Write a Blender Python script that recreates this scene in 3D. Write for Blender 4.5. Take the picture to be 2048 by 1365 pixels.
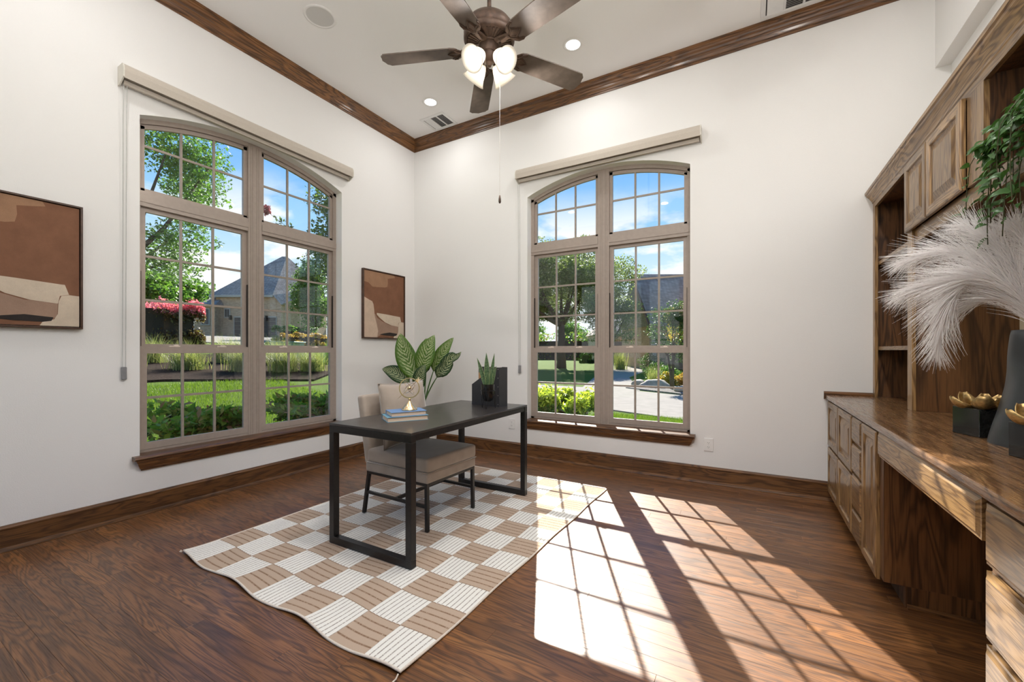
import bpy, bmesh, math, random
import numpy as np
from mathutils import Vector, Matrix

random.seed(7)
RNG = np.random.default_rng(11)
for _o in list(bpy.data.objects):
    bpy.data.objects.remove(_o, do_unlink=True)
SC = bpy.context.scene
COL = SC.collection
PI = math.pi

# ------------------------------------------------------------------ camera
CAM_F, CAM_W = 832.0, 2048.0
YAW = math.atan(477.0 / 832.0)
CAM_POS = Vector((3.868, -4.145, 1.20))
cam_d = bpy.data.cameras.new('camera')
cam_d.sensor_width = 36.0
cam_d.sensor_fit = 'HORIZONTAL'
cam_d.lens = 36.0 * CAM_F / CAM_W
cam_d.shift_y = (702.0 - 682.5) / CAM_W
cam_d.clip_start = 0.02
cam_d.clip_end = 400
cam = bpy.data.objects.new('camera', cam_d)
COL.objects.link(cam)
cam.location = CAM_POS
cam.rotation_euler = (PI / 2, 0, YAW)
SC.camera = cam

# ------------------------------------------------------------------ world, sun, exposure
SC.view_settings.view_transform = 'Standard'
SC.view_settings.look = 'None'
SC.view_settings.gamma = 1.0
SC.view_settings.use_curve_mapping = False
SC.view_settings.exposure = 0.0
SKY_STRENGTH = 1.2
CLOUD_OFF = (0.9, 0.35, 0.5)
SUN_STRENGTH = 15.5
SUN_H = Vector((0.4378, -0.899))      # horizontal travel of the light
SUN_TAN = 0.745                      # tangent of the elevation
BULB_W = 18.0                        # each fan bulb
FILL_UPLIGHT_W = 29.0                     # each uplight added behind the viewer for ceiling fill
CAN_W = 6.5                         # each recessed can
try:
    SC.cycles.max_bounces = 10
    SC.cycles.diffuse_bounces = 5
    SC.cycles.glossy_bounces = 4
    SC.cycles.transmission_bounces = 6
    SC.cycles.transparent_max_bounces = 16
    SC.cycles.sample_clamp_indirect = 6.0
    SC.cycles.caustics_reflective = False
    SC.cycles.caustics_refractive = False
    SC.cycles.use_denoising = True
except Exception:
    pass


def nd(nt, typ, **kw):
    n = nt.nodes.new(typ)
    for k, v in kw.items():
        setattr(n, k, v)
    return n


def ramp(nt, fac, stops, interp='LINEAR'):
    r = nd(nt, 'ShaderNodeValToRGB')
    r.color_ramp.interpolation = interp
    els = r.color_ramp.elements
    while len(els) < len(stops):
        els.new(0.5)
    for e, (p, c) in zip(els, stops):
        e.position = p
        e.color = (c[0], c[1], c[2], 1) if not isinstance(c, (int, float)) else (c, c, c, 1)
    if fac is not None:
        nt.links.new(fac, r.inputs[0])
    return r.outputs[0]


def mixc(nt, fac, a, b, mode='MIX'):
    m = nd(nt, 'ShaderNodeMix', data_type='RGBA', blend_type=mode)
    for s, v in ((0, fac), (6, a), (7, b)):
        if isinstance(v, (int, float)):
            m.inputs[s].default_value = v
        elif isinstance(v, (tuple, list)):
            m.inputs[s].default_value = (v[0], v[1], v[2], 1)
        else:
            nt.links.new(v, m.inputs[s])
    return m.outputs[2]


def mth(nt, op, a, b=None, c=None):
    m = nd(nt, 'ShaderNodeMath', operation=op)
    for i, v in enumerate((a, b, c)):
        if v is None:
            continue
        if isinstance(v, (int, float)):
            m.inputs[i].default_value = v
        else:
            nt.links.new(v, m.inputs[i])
    return m.outputs[0]


def vmul(nt, v, s, add=None):
    m = nd(nt, 'ShaderNodeVectorMath', operation='MULTIPLY_ADD' if add is not None else 'MULTIPLY')
    nt.links.new(v, m.inputs[0])
    m.inputs[1].default_value = s
    if add is not None:
        if isinstance(add, (tuple, list)):
            m.inputs[2].default_value = add
        else:
            nt.links.new(add, m.inputs[2])
    return m.outputs[0]


def noise(nt, vec, scale=1.0, detail=2.0, rough=0.5, dist=0.0):
    n = nd(nt, 'ShaderNodeTexNoise')
    n.inputs['Scale'].default_value = scale
    n.inputs['Detail'].default_value = detail
    n.inputs['Roughness'].default_value = rough
    n.inputs['Distortion'].default_value = dist
    if vec is not None:
        nt.links.new(vec, n.inputs['Vector'])
    return n.outputs[0]


# sky: blue overhead, whitening to the horizon, with fair-weather cloud banks low down
wd = bpy.data.worlds.new('sky')
SC.world = wd
wd.use_nodes = True
wt = wd.node_tree
wt.nodes.clear()
tc = nd(wt, 'ShaderNodeTexCoord')
sep = nd(wt, 'ShaderNodeSeparateXYZ')
wt.links.new(tc.outputs['Generated'], sep.inputs[0])
grad = ramp(wt, sep.outputs[2], [(0.0, (0.96, 0.98, 1.0)), (0.12, (0.80, 0.92, 1.0)), (0.26, (0.36, 0.66, 1.0)),
                                 (0.45, (0.11, 0.39, 0.93)), (1.0, (0.05, 0.22, 0.68))])
den = mth(wt, 'ADD', mth(wt, 'MAXIMUM', sep.outputs[2], 0.0), 0.22)
cv = nd(wt, 'ShaderNodeVectorMath', operation='DIVIDE')
wt.links.new(tc.outputs['Generated'], cv.inputs[0])
cmb = nd(wt, 'ShaderNodeCombineXYZ')
for i in range(3):
    wt.links.new(den, cmb.inputs[i])
wt.links.new(cmb.outputs[0], cv.inputs[1])
cn = noise(wt, vmul(wt, cv.outputs[0], (1, 1, 1.6), CLOUD_OFF), 2.4, 6.0, 0.55)
cm = ramp(wt, cn, [(0.47, 0.0), (0.58, 1.0)])
low = ramp(wt, sep.outputs[2], [(0.26, 1.0), (0.36, 0.0)])
cf = mth(wt, 'MULTIPLY', cm, low)
skyc = mixc(wt, cf, grad, (1.0, 1.0, 1.0))
bg = nd(wt, 'ShaderNodeBackground')
bg.inputs[1].default_value = SKY_STRENGTH
wt.links.new(skyc, bg.inputs[0])
wo = nd(wt, 'ShaderNodeOutputWorld')
wt.links.new(bg.outputs[0], wo.inputs[0])

sun_d = bpy.data.lights.new('sun', 'SUN')
sun_d.energy = SUN_STRENGTH
sun_d.angle = math.radians(0.45)
sun_d.color = (1.0, 0.93, 0.83)
sun = bpy.data.objects.new('sun', sun_d)
COL.objects.link(sun)
_sd = Vector((SUN_H.x, SUN_H.y, -SUN_TAN)).normalized()
sun.rotation_euler = _sd.to_track_quat('-Z', 'Y').to_euler()
sun.location = (-6, 14, 12)

# ------------------------------------------------------------------ material helpers
MATS = {}


def new_mat(name):
    m = bpy.data.materials.new(name)
    m.use_nodes = True
    nt = m.node_tree
    nt.nodes.clear()
    out = nd(nt, 'ShaderNodeOutputMaterial')
    MATS[name] = m
    return m, nt, out


def principled(nt, out, col, rough=0.5, metal=0.0, coat=0.0, spec=0.5, bump=None, bump_s=0.1, bump_d=0.01, coat_r=0.1, trans=None):
    b = nd(nt, 'ShaderNodeBsdfPrincipled')
    for key, v in (('Base Color', col), ('Roughness', rough)):
        if isinstance(v, (int, float)):
            b.inputs[key].default_value = v
        elif isinstance(v, (tuple, list)):
            b.inputs[key].default_value = (v[0], v[1], v[2], 1)
        else:
            nt.links.new(v, b.inputs[key])
    b.inputs['Metallic'].default_value = metal
    b.inputs['Coat Weight'].default_value = coat
    b.inputs['Coat Roughness'].default_value = coat_r
    b.inputs['Specular IOR Level'].default_value = spec
    if bump is not None:
        bn = nd(nt, 'ShaderNodeBump')
        bn.inputs['Strength'].default_value = bump_s
        bn.inputs['Distance'].default_value = bump_d
        nt.links.new(bump, bn.inputs['Height'])
        nt.links.new(bn.outputs[0], b.inputs['Normal'])
    if trans:
        t = nd(nt, 'ShaderNodeBsdfTranslucent')
        if isinstance(trans[1], (tuple, list)):
            t.inputs[0].default_value = (*trans[1], 1)
        else:
            nt.links.new(trans[1], t.inputs[0])
        mx = nd(nt, 'ShaderNodeMixShader')
        mx.inputs[0].default_value = trans[0]
        nt.links.new(b.outputs[0], mx.inputs[1])
        nt.links.new(t.outputs[0], mx.inputs[2])
        nt.links.new(mx.outputs[0], out.inputs[0])
    else:
        nt.links.new(b.outputs[0], out.inputs[0])
    return b


def objco(nt):
    return nd(nt, 'ShaderNodeTexCoord').outputs['Object']


def plain(name, col, rough=0.5, metal=0.0, coat=0.0, var=0.08, scale=30, bump=0.0, bscale=200, spec=0.5):
    m, nt, out = new_mat(name)
    co = objco(nt)
    n = noise(nt, co, scale, 3)
    dk = tuple(c * (1 - var) for c in col)
    lt = tuple(min(1, c * (1 + var)) for c in col)
    c = ramp(nt, n, [(0.3, dk), (0.7, lt)])
    bm = noise(nt, co, bscale, 2) if bump else None
    principled(nt, out, c, rough, metal, coat, spec, bm, bump, 0.003)
    return m


def wood(name, dark, mid, light, axis='X', scale=1.0, rough=0.38, coat=0.0, lines=13.0, spec=0.5, line_amt=0.75, rand=True, coat_r=0.12):
    m, nt, out = new_mat(name)
    co = objco(nt)
    if rand:
        oi = nd(nt, 'ShaderNodeObjectInfo')
        rv = nd(nt, 'ShaderNodeCombineXYZ')
        for i, k in enumerate((31.7, 17.3, 23.9)):
            nt.links.new(mth(nt, 'MULTIPLY', oi.outputs['Random'], k), rv.inputs[i])
        ad = nd(nt, 'ShaderNodeVectorMath', operation='ADD')
        nt.links.new(co, ad.inputs[0])
        nt.links.new(rv.outputs[0], ad.inputs[1])
        co = ad.outputs[0]
    al, ac = 0.9 * scale, 7.5 * scale
    s = {'X': (al, ac, ac), 'Y': (ac, al, ac), 'Z': (ac, ac, al)}[axis]
    v1 = vmul(nt, co, s)
    n1 = noise(nt, v1, 1.0, 2.5, 0.5, 0.6)
    rings = mth(nt, 'PINGPONG', mth(nt, 'MULTIPLY', n1, lines), 0.5)
    ring_m = ramp(nt, rings, [(0.0, 1.0), (0.12, 0.75), (0.30, 0.10), (0.5, 0.0)])
    fs = {'X': (5, 190, 190), 'Y': (190, 5, 190), 'Z': (190, 190, 5)}[axis]
    v2 = vmul(nt, co, tuple(x * scale for x in fs))
    pores = noise(nt, v2, 1.0, 2.0, 0.6)
    pm = ramp(nt, pores, [(0.36, 1.0), (0.52, 0.0)])
    ts = {'X': (1.2, 5, 5), 'Y': (5, 1.2, 5), 'Z': (5, 5, 1.2)}[axis]
    tone = noise(nt, vmul(nt, co, ts), 1.0, 2.0)
    base = ramp(nt, tone, [(0.28, mid), (0.75, light)])
    if rand:
        hv = ramp(nt, oi.outputs['Random'], [(0.0, 0.74), (0.5, 1.0), (1.0, 1.24)])
        base = mixc(nt, 1.0, base, hv, 'MULTIPLY')
    c1 = mixc(nt, mth(nt, 'MULTIPLY', ring_m, line_amt), base, dark)
    c2 = mixc(nt, mth(nt, 'MULTIPLY', pm, 0.45), c1, dark)
    rr = mth(nt, 'ADD', rough, mth(nt, 'MULTIPLY', pm, 0.10))
    hgt = mth(nt, 'ADD', mth(nt, 'MULTIPLY', pm, -1.0), mth(nt, 'MULTIPLY', ring_m, -0.5))
    principled(nt, out, c2, rr, 0, coat, spec, hgt, 0.12, 0.0008, coat_r)
    return m


# stained oak: floor, trim and cabinets
FLD, FLM, FLL = (0.026, 0.0095, 0.004), (0.155, 0.059, 0.0165), (0.275, 0.115, 0.034)
wood('floor_oak', FLD, FLM, FLL, 'X', 1.35, 0.40, 0.32, 12.0, coat_r=0.20, line_amt=0.68)
TRD, TRM, TRL = (0.032, 0.012, 0.004), (0.140, 0.058, 0.017), (0.225, 0.100, 0.033)
wood('trim_oak_x', TRD, TRM, TRL, 'X', 1.6, 0.36, 0.2, 9.0)
wood('trim_oak_y', TRD, TRM, TRL, 'Y', 1.6, 0.36, 0.2, 9.0)
CBD, CBM, CBL = (0.070, 0.030, 0.010), (0.245, 0.138, 0.052), (0.365, 0.220, 0.090)
wood('cabinet_oak_y', CBD, CBM, CBL, 'Y', 1.7, 0.34, 0.25, 10.0)
wood('cabinet_oak_z', CBD, CBM, CBL, 'Z', 1.7, 0.34, 0.25, 10.0)
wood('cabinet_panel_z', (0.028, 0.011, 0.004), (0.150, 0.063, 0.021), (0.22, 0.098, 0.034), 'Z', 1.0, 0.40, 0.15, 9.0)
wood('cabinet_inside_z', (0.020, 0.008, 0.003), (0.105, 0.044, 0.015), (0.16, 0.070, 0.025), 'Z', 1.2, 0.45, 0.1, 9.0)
wood('counter_oak', (0.050, 0.021, 0.008), (0.180, 0.090, 0.036), (0.255, 0.135, 0.058), 'Y', 1.4, 0.26, 0.5, 10.0)

# wall paint with orange-peel texture
for nm, c in (('wall_paint', (0.815, 0.805, 0.79)), ('ceiling_paint', (0.89, 0.883, 0.87)), ('niche_paint', (0.66, 0.58, 0.42))):
    m, nt, out = new_mat(nm)
    co = objco(nt)
    b1 = noise(nt, co, 150, 3, 0.6)
    cc = ramp(nt, noise(nt, co, 1.3, 2), [(0.3, tuple(x * 0.985 for x in c)), (0.7, c)])
    principled(nt, out, cc, 0.75, 0, 0, 0.25, b1, 0.22, 0.004)

plain('window_vinyl', (0.345, 0.285, 0.245), 0.45, var=0.05)
plain('muntin_vinyl', (0.30, 0.255, 0.215), 0.45, var=0.05)
plain('lock_metal', (0.70, 0.60, 0.52), 0.35)
plain('dark_gap', (0.03, 0.022, 0.018), 0.8)
plain('white_plastic', (0.80, 0.79, 0.77), 0.35, var=0.02)
plain('offwhite_plastic', (0.68, 0.65, 0.58), 0.45, var=0.03)
plain('grey_mesh', (0.60, 0.59, 0.57), 0.7, var=0.1, scale=900)
plain('vent_white', (0.78, 0.78, 0.77), 0.4, var=0.02)
plain('vent_dark', (0.05, 0.05, 0.05), 0.8)
plain('black_metal', (0.016, 0.0145, 0.014), 0.36, 0.3, var=0.25, scale=60)
plain('desk_top', (0.030, 0.025, 0.022), 0.36, 0.0, 0.25, var=0.3, scale=18, bump=0.05, bscale=300)
plain('black_board', (0.028, 0.028, 0.032), 0.45, var=0.15)
plain('black_matte', (0.020, 0.020, 0.020), 0.6)
plain('brass', (0.83, 0.62, 0.36), 0.22, 1.0, var=0.05)
plain('nickel', (0.65, 0.62, 0.58), 0.28, 1.0)
plain('clear_tension', (0.23, 0.23, 0.24), 0.3)
plain('chain_grey', (0.52, 0.52, 0.50), 0.4)
plain('page_paper', (0.78, 0.58, 0.42), 0.8, var=0.12, scale=300)
plain('blue_cover', (0.125, 0.235, 0.44), 0.55, var=0.1, scale=200)
plain('teal_cover', (0.13, 0.30, 0.40), 0.55, var=0.1, scale=200)
plain('cork', (0.42, 0.22, 0.10), 0.85, var=0.35, scale=240)
plain('soil', (0.05, 0.032, 0.02), 0.95, var=0.5, scale=80)
plain('planter_ceramic', (0.62, 0.60, 0.56), 0.5)
plain('bronze', (0.085, 0.052, 0.036), 0.48, 0.45, var=0.3, scale=40)
plain('fan_blade', (0.105, 0.078, 0.060), 0.55, 0.0, 0.0, var=0.18, scale=25)
plain('vase_black', (0.020, 0.023, 0.025), 0.42, var=0.3, scale=14, bump=0.35, bscale=14)
plain('block_black', (0.016, 0.016, 0.015), 0.10, var=0.2, scale=60)
plain('wood_pale', (0.56, 0.42, 0.28), 0.6, var=0.1)
plain('gold_leaf', (0.55, 0.37, 0.155), 0.40, 0.85, var=0.3, scale=90, bump=0.3, bscale=90)
plain('pot_black', (0.012, 0.012, 0.012), 0.08, var=0.1)

m, nt, out = new_mat('shade_fabric')
co = objco(nt)
w = noise(nt, vmul(nt, co, (60, 60, 900)), 1, 2)
principled(nt, out, ramp(nt, w, [(0.3, (0.47, 0.42, 0.36)), (0.7, (0.56, 0.50, 0.43))]), 0.8, bump=w, bump_s=0.15, bump_d=0.001)

# velvet upholstery
m, nt, out = new_mat('velvet')
co = objco(nt)
n = noise(nt, co, 9, 3)
b = principled(nt, out, ramp(nt, n, [(0.3, (0.315, 0.255, 0.205)), (0.7, (0.39, 0.32, 0.26))]), 0.75, bump=noise(nt, co, 700, 2), bump_s=0.15, bump_d=0.001)
b.inputs['Sheen Weight'].default_value = 0.7
b.inputs['Sheen Roughness'].default_value = 0.35

# window glass: transparent sheet with a grazing reflection
m, nt, out = new_mat('window_glass')
tr = nd(nt, 'ShaderNodeBsdfTransparent')
tr.inputs[0].default_value = (0.965, 0.975, 0.97, 1)
gl = nd(nt, 'ShaderNodeBsdfGlossy')
gl.inputs['Roughness'].default_value = 0.02
fr = nd(nt, 'ShaderNodeFresnel')
geo = nd(nt, 'ShaderNodeNewGeometry')
nt.links.new(mth(nt, 'SUBTRACT', 1.45, mth(nt, 'MULTIPLY', geo.outputs['Backfacing'], 1.45 - 1 / 1.45)), fr.inputs[0])
mx = nd(nt, 'ShaderNodeMixShader')
nt.links.new(fr.outputs[0], mx.inputs[0])
nt.links.new(tr.outputs[0], mx.inputs[1])
nt.links.new(gl.outputs[0], mx.inputs[2])
nt.links.new(mx.outputs[0], out.inputs[0])

# lamps: bulbs, can lenses (emitters) and the frosted glass of the fan shades
for nm, c, s in (('bulb_lit', (1.0, 0.96, 0.91), 9.0), ('can_lens_lit', (1.0, 0.975, 0.945), 9.0)):
    m, nt, out = new_mat(nm)
    e = nd(nt, 'ShaderNodeEmission')
    e.inputs[0].default_value = (*c, 1)
    e.inputs[1].default_value = s
    nt.links.new(e.outputs[0], out.inputs[0])
m, nt, out = new_mat('frosted_glass')
principled(nt, out, (0.92, 0.89, 0.83), 0.35, trans=(0.62, (0.97, 0.93, 0.86)))

# rug: woven cream and tan, ribs follow the uv laid out in check units
for nm, a, bcol, dcol, ax, k in (('rug_cream', (0.74, 0.71, 0.65), (0.82, 0.795, 0.74), (0.20, 0.16, 0.125), 0, 8.0),
                                 ('rug_tan', (0.40, 0.295, 0.215), (0.52, 0.40, 0.305), (0.19, 0.105, 0.06), 1, 5.0)):
    m, nt, out = new_mat(nm)
    uv = nd(nt, 'ShaderNodeUVMap')
    sp = nd(nt, 'ShaderNodeSeparateXYZ')
    nt.links.new(uv.outputs[0], sp.inputs[0])
    t = mth(nt, 'PINGPONG', mth(nt, 'MULTIPLY', sp.outputs[ax], k), 0.5)
    dash = noise(nt, vmul(nt, uv.outputs[0], (60, 14, 1) if ax else (14, 60, 1)), 1, 2)
    dm = mth(nt, 'MULTIPLY', ramp(nt, t, [(0.0, 1.0), (0.07, 0.8), (0.14, 0.0)]), ramp(nt, dash, [(0.36, 0.15), (0.52, 1.0)]))
    wv = noise(nt, vmul(nt, uv.outputs[0], (70, 220, 1) if ax else (220, 70, 1)), 1, 2)
    cc = mixc(nt, dm, ramp(nt, wv, [(0.3, a), (0.7, bcol)]), dcol)
    principled(nt, out, cc, 0.9, 0, 0, 0.1, wv, 0.5, 0.0015)
plain('rug_binding', (0.66, 0.58, 0.49), 0.9, var=0.15, scale=300, bump=0.4, bscale=500)

# art canvas colours
for nm, c in (('paint_brown', (0.215, 0.105, 0.062)), ('paint_tan', (0.33, 0.19, 0.115)), ('paint_cream', (0.60, 0.50, 0.39)),
              ('paint_sand', (0.55, 0.42, 0.32)), ('paint_mauve', (0.34, 0.225, 0.165)), ('paint_black', (0.035, 0.030, 0.028))):
    m, nt, out = new_mat(nm)
    co = objco(nt)
    n = noise(nt, co, 9, 5, 0.65)
    wv = noise(nt, co, 420, 2)
    dk = tuple(x * 0.86 for x in c)
    lt = tuple(min(1, x * 1.14) for x in c)
    cc = mixc(nt, 0.16, ramp(nt, n, [(0.25, dk), (0.75, lt)]), wv, 'OVERLAY')
    principled(nt, out, cc, 0.85, 0, 0, 0.15, wv, 0.4, 0.001)
plain('frame_walnut', (0.060, 0.026, 0.013), 0.45, var=0.3, scale=25)


def leafmat(name, cols, trans=0.42, rough=0.45, tcol=None):
    m, nt, out = new_mat(name)
    g = nd(nt, 'ShaderNodeNewGeometry')
    k = len(cols) - 1
    gain = 1.7 if name.startswith('leaf_') else 1.5 if name.startswith('blade_') else 1.0
    cols = [tuple(min(0.95, v * gain) for v in cc) for cc in cols]
    c = ramp(nt, g.outputs['Random Per Island'], [(i / k, cc) for i, cc in enumerate(cols)])
    tcl = mixc(nt, 1.0, c, tcol or (1.5, 1.6, 0.9), 'MULTIPLY')
    principled(nt, out, c, rough, 0, 0, 0.35, trans=(trans, tcl))
    return m


leafmat('leaf_oak', [(0.055, 0.078, 0.026), (0.09, 0.12, 0.04), (0.14, 0.17, 0.065)])
leafmat('leaf_tree', [(0.030, 0.070, 0.014), (0.055, 0.115, 0.022), (0.10, 0.17, 0.04)])
leafmat('leaf_dark', [(0.014, 0.036, 0.012), (0.026, 0.055, 0.018), (0.045, 0.08, 0.022)])
leafmat('leaf_myrtle', [(0.022, 0.050, 0.016), (0.045, 0.085, 0.022), (0.13, 0.17, 0.03)])
leafmat('leaf_hedge', [(0.020, 0.048, 0.014), (0.045, 0.10, 0.020), (0.10, 0.16, 0.030), (0.10, 0.055, 0.03)])
leafmat('leaf_yellow', [(0.10, 0.14, 0.022), (0.20, 0.24, 0.03), (0.30, 0.32, 0.05)])
leafmat('leaf_purple', [(0.05, 0.026, 0.016), (0.085, 0.055, 0.024), (0.085, 0.085, 0.030)])
leafmat('leaf_pink', [(0.34, 0.08, 0.12), (0.46, 0.15, 0.18), (0.40, 0.18, 0.13)], tcol=(1.3, 1.0, 1.0))
leafmat('leaf_rust', [(0.16, 0.10, 0.03), (0.24, 0.14, 0.04), (0.20, 0.17, 0.04)])
leafmat('leaf_amber', [(0.10, 0.12, 0.03), (0.20, 0.17, 0.03), (0.30, 0.16, 0.03)])
leafmat('leaf_lime', [(0.05, 0.12, 0.02), (0.09, 0.17, 0.025), (0.14, 0.20, 0.03), (0.16, 0.08, 0.05)])
leafmat('leaf_crimson', [(0.12, 0.02, 0.03), (0.2, 0.04, 0.05), (0.16, 0.05, 0.04)], tcol=(1.2, 1, 1))
plain('tan_stucco', (0.26, 0.20, 0.14), 0.85)
leafmat('blade_lawn', [(0.045, 0.085, 0.008), (0.075, 0.125, 0.012), (0.115, 0.16, 0.02)])
leafmat('blade_fountain', [(0.10, 0.13, 0.05), (0.15, 0.17, 0.07), (0.24, 0.22, 0.12)])
leafmat('blade_green', [(0.04, 0.10, 0.02), (0.07, 0.15, 0.03), (0.10, 0.19, 0.05)])
leafmat('vine_leaf', [(0.020, 0.065, 0.018), (0.045, 0.115, 0.030), (0.11, 0.19, 0.075)], 0.25, 0.35)
plain('bark', (0.075, 0.050, 0.036), 0.9, var=0.4, scale=22, bump=0.6, bscale=30)
plain('vine_stem', (0.055, 0.06, 0.02), 0.7)
plain('petiole', (0.06, 0.12, 0.03), 0.5)
plain('concrete', (0.25, 0.232, 0.21), 0.9, var=0.1, scale=3, spec=0.1)
plain('asphalt', (0.14, 0.135, 0.13), 0.9, var=0.1, scale=5, spec=0.1)
plain('mulch', (0.036, 0.026, 0.021), 0.95, var=0.6, scale=28, bump=0.8, bscale=30, spec=0.03)
plain('gravel', (0.19, 0.175, 0.165), 0.95, var=0.5, scale=22, bump=0.8, bscale=25, spec=0.05)
plain('stone', (0.30, 0.27, 0.225), 0.8, var=0.25, scale=7, bump=0.4, bscale=12)
plain('trim_paint', (0.42, 0.38, 0.33), 0.7)
plain('rake_board', (0.20, 0.11, 0.06), 0.6)
plain('garage_paint', (0.060, 0.048, 0.042), 0.6)
plain('dark_glass', (0.03, 0.035, 0.04), 0.1)
plain('utility_green', (0.12, 0.26, 0.17), 0.55)
plain('pampas_cream', (0.72, 0.65, 0.60), 0.85, var=0.06)
m, nt, out = new_mat('ground_grass')
co = objco(nt)
gc = ramp(nt, noise(nt, co, 40, 4, 0.7), [(0.3, (0.055, 0.105, 0.012)), (0.7, (0.105, 0.165, 0.02))])
principled(nt, out, gc, 0.9, 0, 0, 0.1, noise(nt, co, 60, 2), 0.8, 0.03)

for nm, sc_, cols, mortar in (('brick_wall', (4.2, 13.5), ((0.38, 0.21, 0.115), (0.56, 0.36, 0.22)), (0.48, 0.39, 0.29)),
                              ('shingles', (3.2, 6.5), ((0.25, 0.205, 0.17), (0.36, 0.305, 0.26)), (0.12, 0.10, 0.085))):
    m, nt, out = new_mat(nm)
    co = objco(nt)
    bt = nd(nt, 'ShaderNodeTexBrick')
    sp = nd(nt, 'ShaderNodeSeparateXYZ')
    nt.links.new(co, sp.inputs[0])
    cb = nd(nt, 'ShaderNodeCombineXYZ')
    nt.links.new(mth(nt, 'ADD', sp.outputs[0], sp.outputs[1]), cb.inputs[0])
    nt.links.new(sp.outputs[2], cb.inputs[1])
    nt.links.new(cb.outputs[0], bt.inputs['Vector'])
    bt.inputs['Color1'].default_value = (*cols[0], 1)
    bt.inputs['Color2'].default_value = (*cols[1], 1)
    bt.inputs['Mortar'].default_value = (*mortar, 1)
    bt.inputs['Scale'].default_value = 1.0
    bt.inputs['Mortar Size'].default_value = 0.012
    bt.inputs['Brick Width'].default_value = 1.0 / sc_[0]
    bt.inputs['Row Height'].default_value = 1.0 / sc_[1]
    cc = mixc(nt, 0.25, bt.outputs[0], noise(nt, co, 3, 4), 'OVERLAY')
    principled(nt, out, cc, 0.9, bump=bt.outputs[1], bump_s=-0.4, bump_d=0.02)

# broad variegated leaf: dark green blade with pale feathering along the veins
for nm, g1, g2, amt in (('dieff_dark', (0.018, 0.055, 0.016), (0.035, 0.085, 0.022), 0.9), ('dieff_light', (0.070, 0.160, 0.018), (0.125, 0.235, 0.030), 0.85)):
    m, nt, out = new_mat(nm)
    uv = nd(nt, 'ShaderNodeUVMap')
    sp = nd(nt, 'ShaderNodeSeparateXYZ')
    nt.links.new(uv.outputs[0], sp.inputs[0])
    av = mth(nt, 'ABSOLUTE', mth(nt, 'SUBTRACT', sp.outputs[1], 0.5))      # 0 midrib .. 0.5 edge
    ph = mth(nt, 'SUBTRACT', mth(nt, 'MULTIPLY', sp.outputs[0], 12.0), mth(nt, 'MULTIPLY', av, 6.5))
    wob = noise(nt, vmul(nt, uv.outputs[0], (11, 7, 1)), 1, 3)
    st = mth(nt, 'PINGPONG', mth(nt, 'ADD', ph, mth(nt, 'MULTIPLY', wob, 1.2)), 0.5)
    vein = ramp(nt, st, [(0.0, 1.0), (0.20, 0.95), (0.32, 0.0)])
    near = ramp(nt, av, [(0.0, 1.0), (0.25, 0.9), (0.43, 0.0)])
    brk = ramp(nt, noise(nt, vmul(nt, uv.outputs[0], (26, 16, 1)), 1, 3), [(0.36, 0.2), (0.50, 1.0)])
    f = mth(nt, 'MULTIPLY', mth(nt, 'MULTIPLY', vein, near), brk)
    base = ramp(nt, noise(nt, uv.outputs[0], 6, 2), [(0.3, g1), (0.7, g2)])
    col = mixc(nt, mth(nt, 'MULTIPLY', f, amt), base, (0.62, 0.66, 0.38))
    rib = ramp(nt, av, [(0.0, 1.0), (0.018, 0.0)])
    col = mixc(nt, mth(nt, 'MULTIPLY', rib, 0.5), col, (0.03, 0.07, 0.02))
    principled(nt, out, col, 0.38, 0, 0, 0.4, trans=(0.22, mixc(nt, 1.0, col, (1.4, 1.5, 0.8), 'MULTIPLY')))
m, nt, out = new_mat('snake_leaf')
uv = nd(nt, 'ShaderNodeUVMap')
sp = nd(nt, 'ShaderNodeSeparateXYZ')
nt.links.new(uv.outputs[0], sp.inputs[0])
wob = noise(nt, vmul(nt, uv.outputs[0], (9, 5, 1)), 1, 3)
band = mth(nt, 'PINGPONG', mth(nt, 'ADD', mth(nt, 'MULTIPLY', sp.outputs[0], 11.0), mth(nt, 'MULTIPLY', wob, 2.5)), 0.5)
bc = ramp(nt, band, [(0.1, (0.035, 0.075, 0.03)), (0.4, (0.10, 0.17, 0.075))])
ed = ramp(nt, mth(nt, 'ABSOLUTE', mth(nt, 'SUBTRACT', sp.outputs[1], 0.5)), [(0.42, 0.0), (0.47, 1.0)])
principled(nt, out, mixc(nt, ed, bc, (0.30, 0.36, 0.16)), 0.4)
# wicker
m, nt, out = new_mat('wicker')
co = objco(nt)
wv = nd(nt, 'ShaderNodeTexWave')
wv.inputs['Scale'].default_value = 28
wv.inputs['Distortion'].default_value = 2
nt.links.new(co, wv.inputs['Vector'])
principled(nt, out, ramp(nt, wv.outputs[1], [(0.1, (0.13, 0.07, 0.03)), (0.8, (0.45, 0.30, 0.16))]), 0.8)

# ------------------------------------------------------------------ geometry helpers
WORLD_ROOTS = {}


def root_of(o):
    while o.parent is not None:
        o = o.parent
    return o


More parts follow.
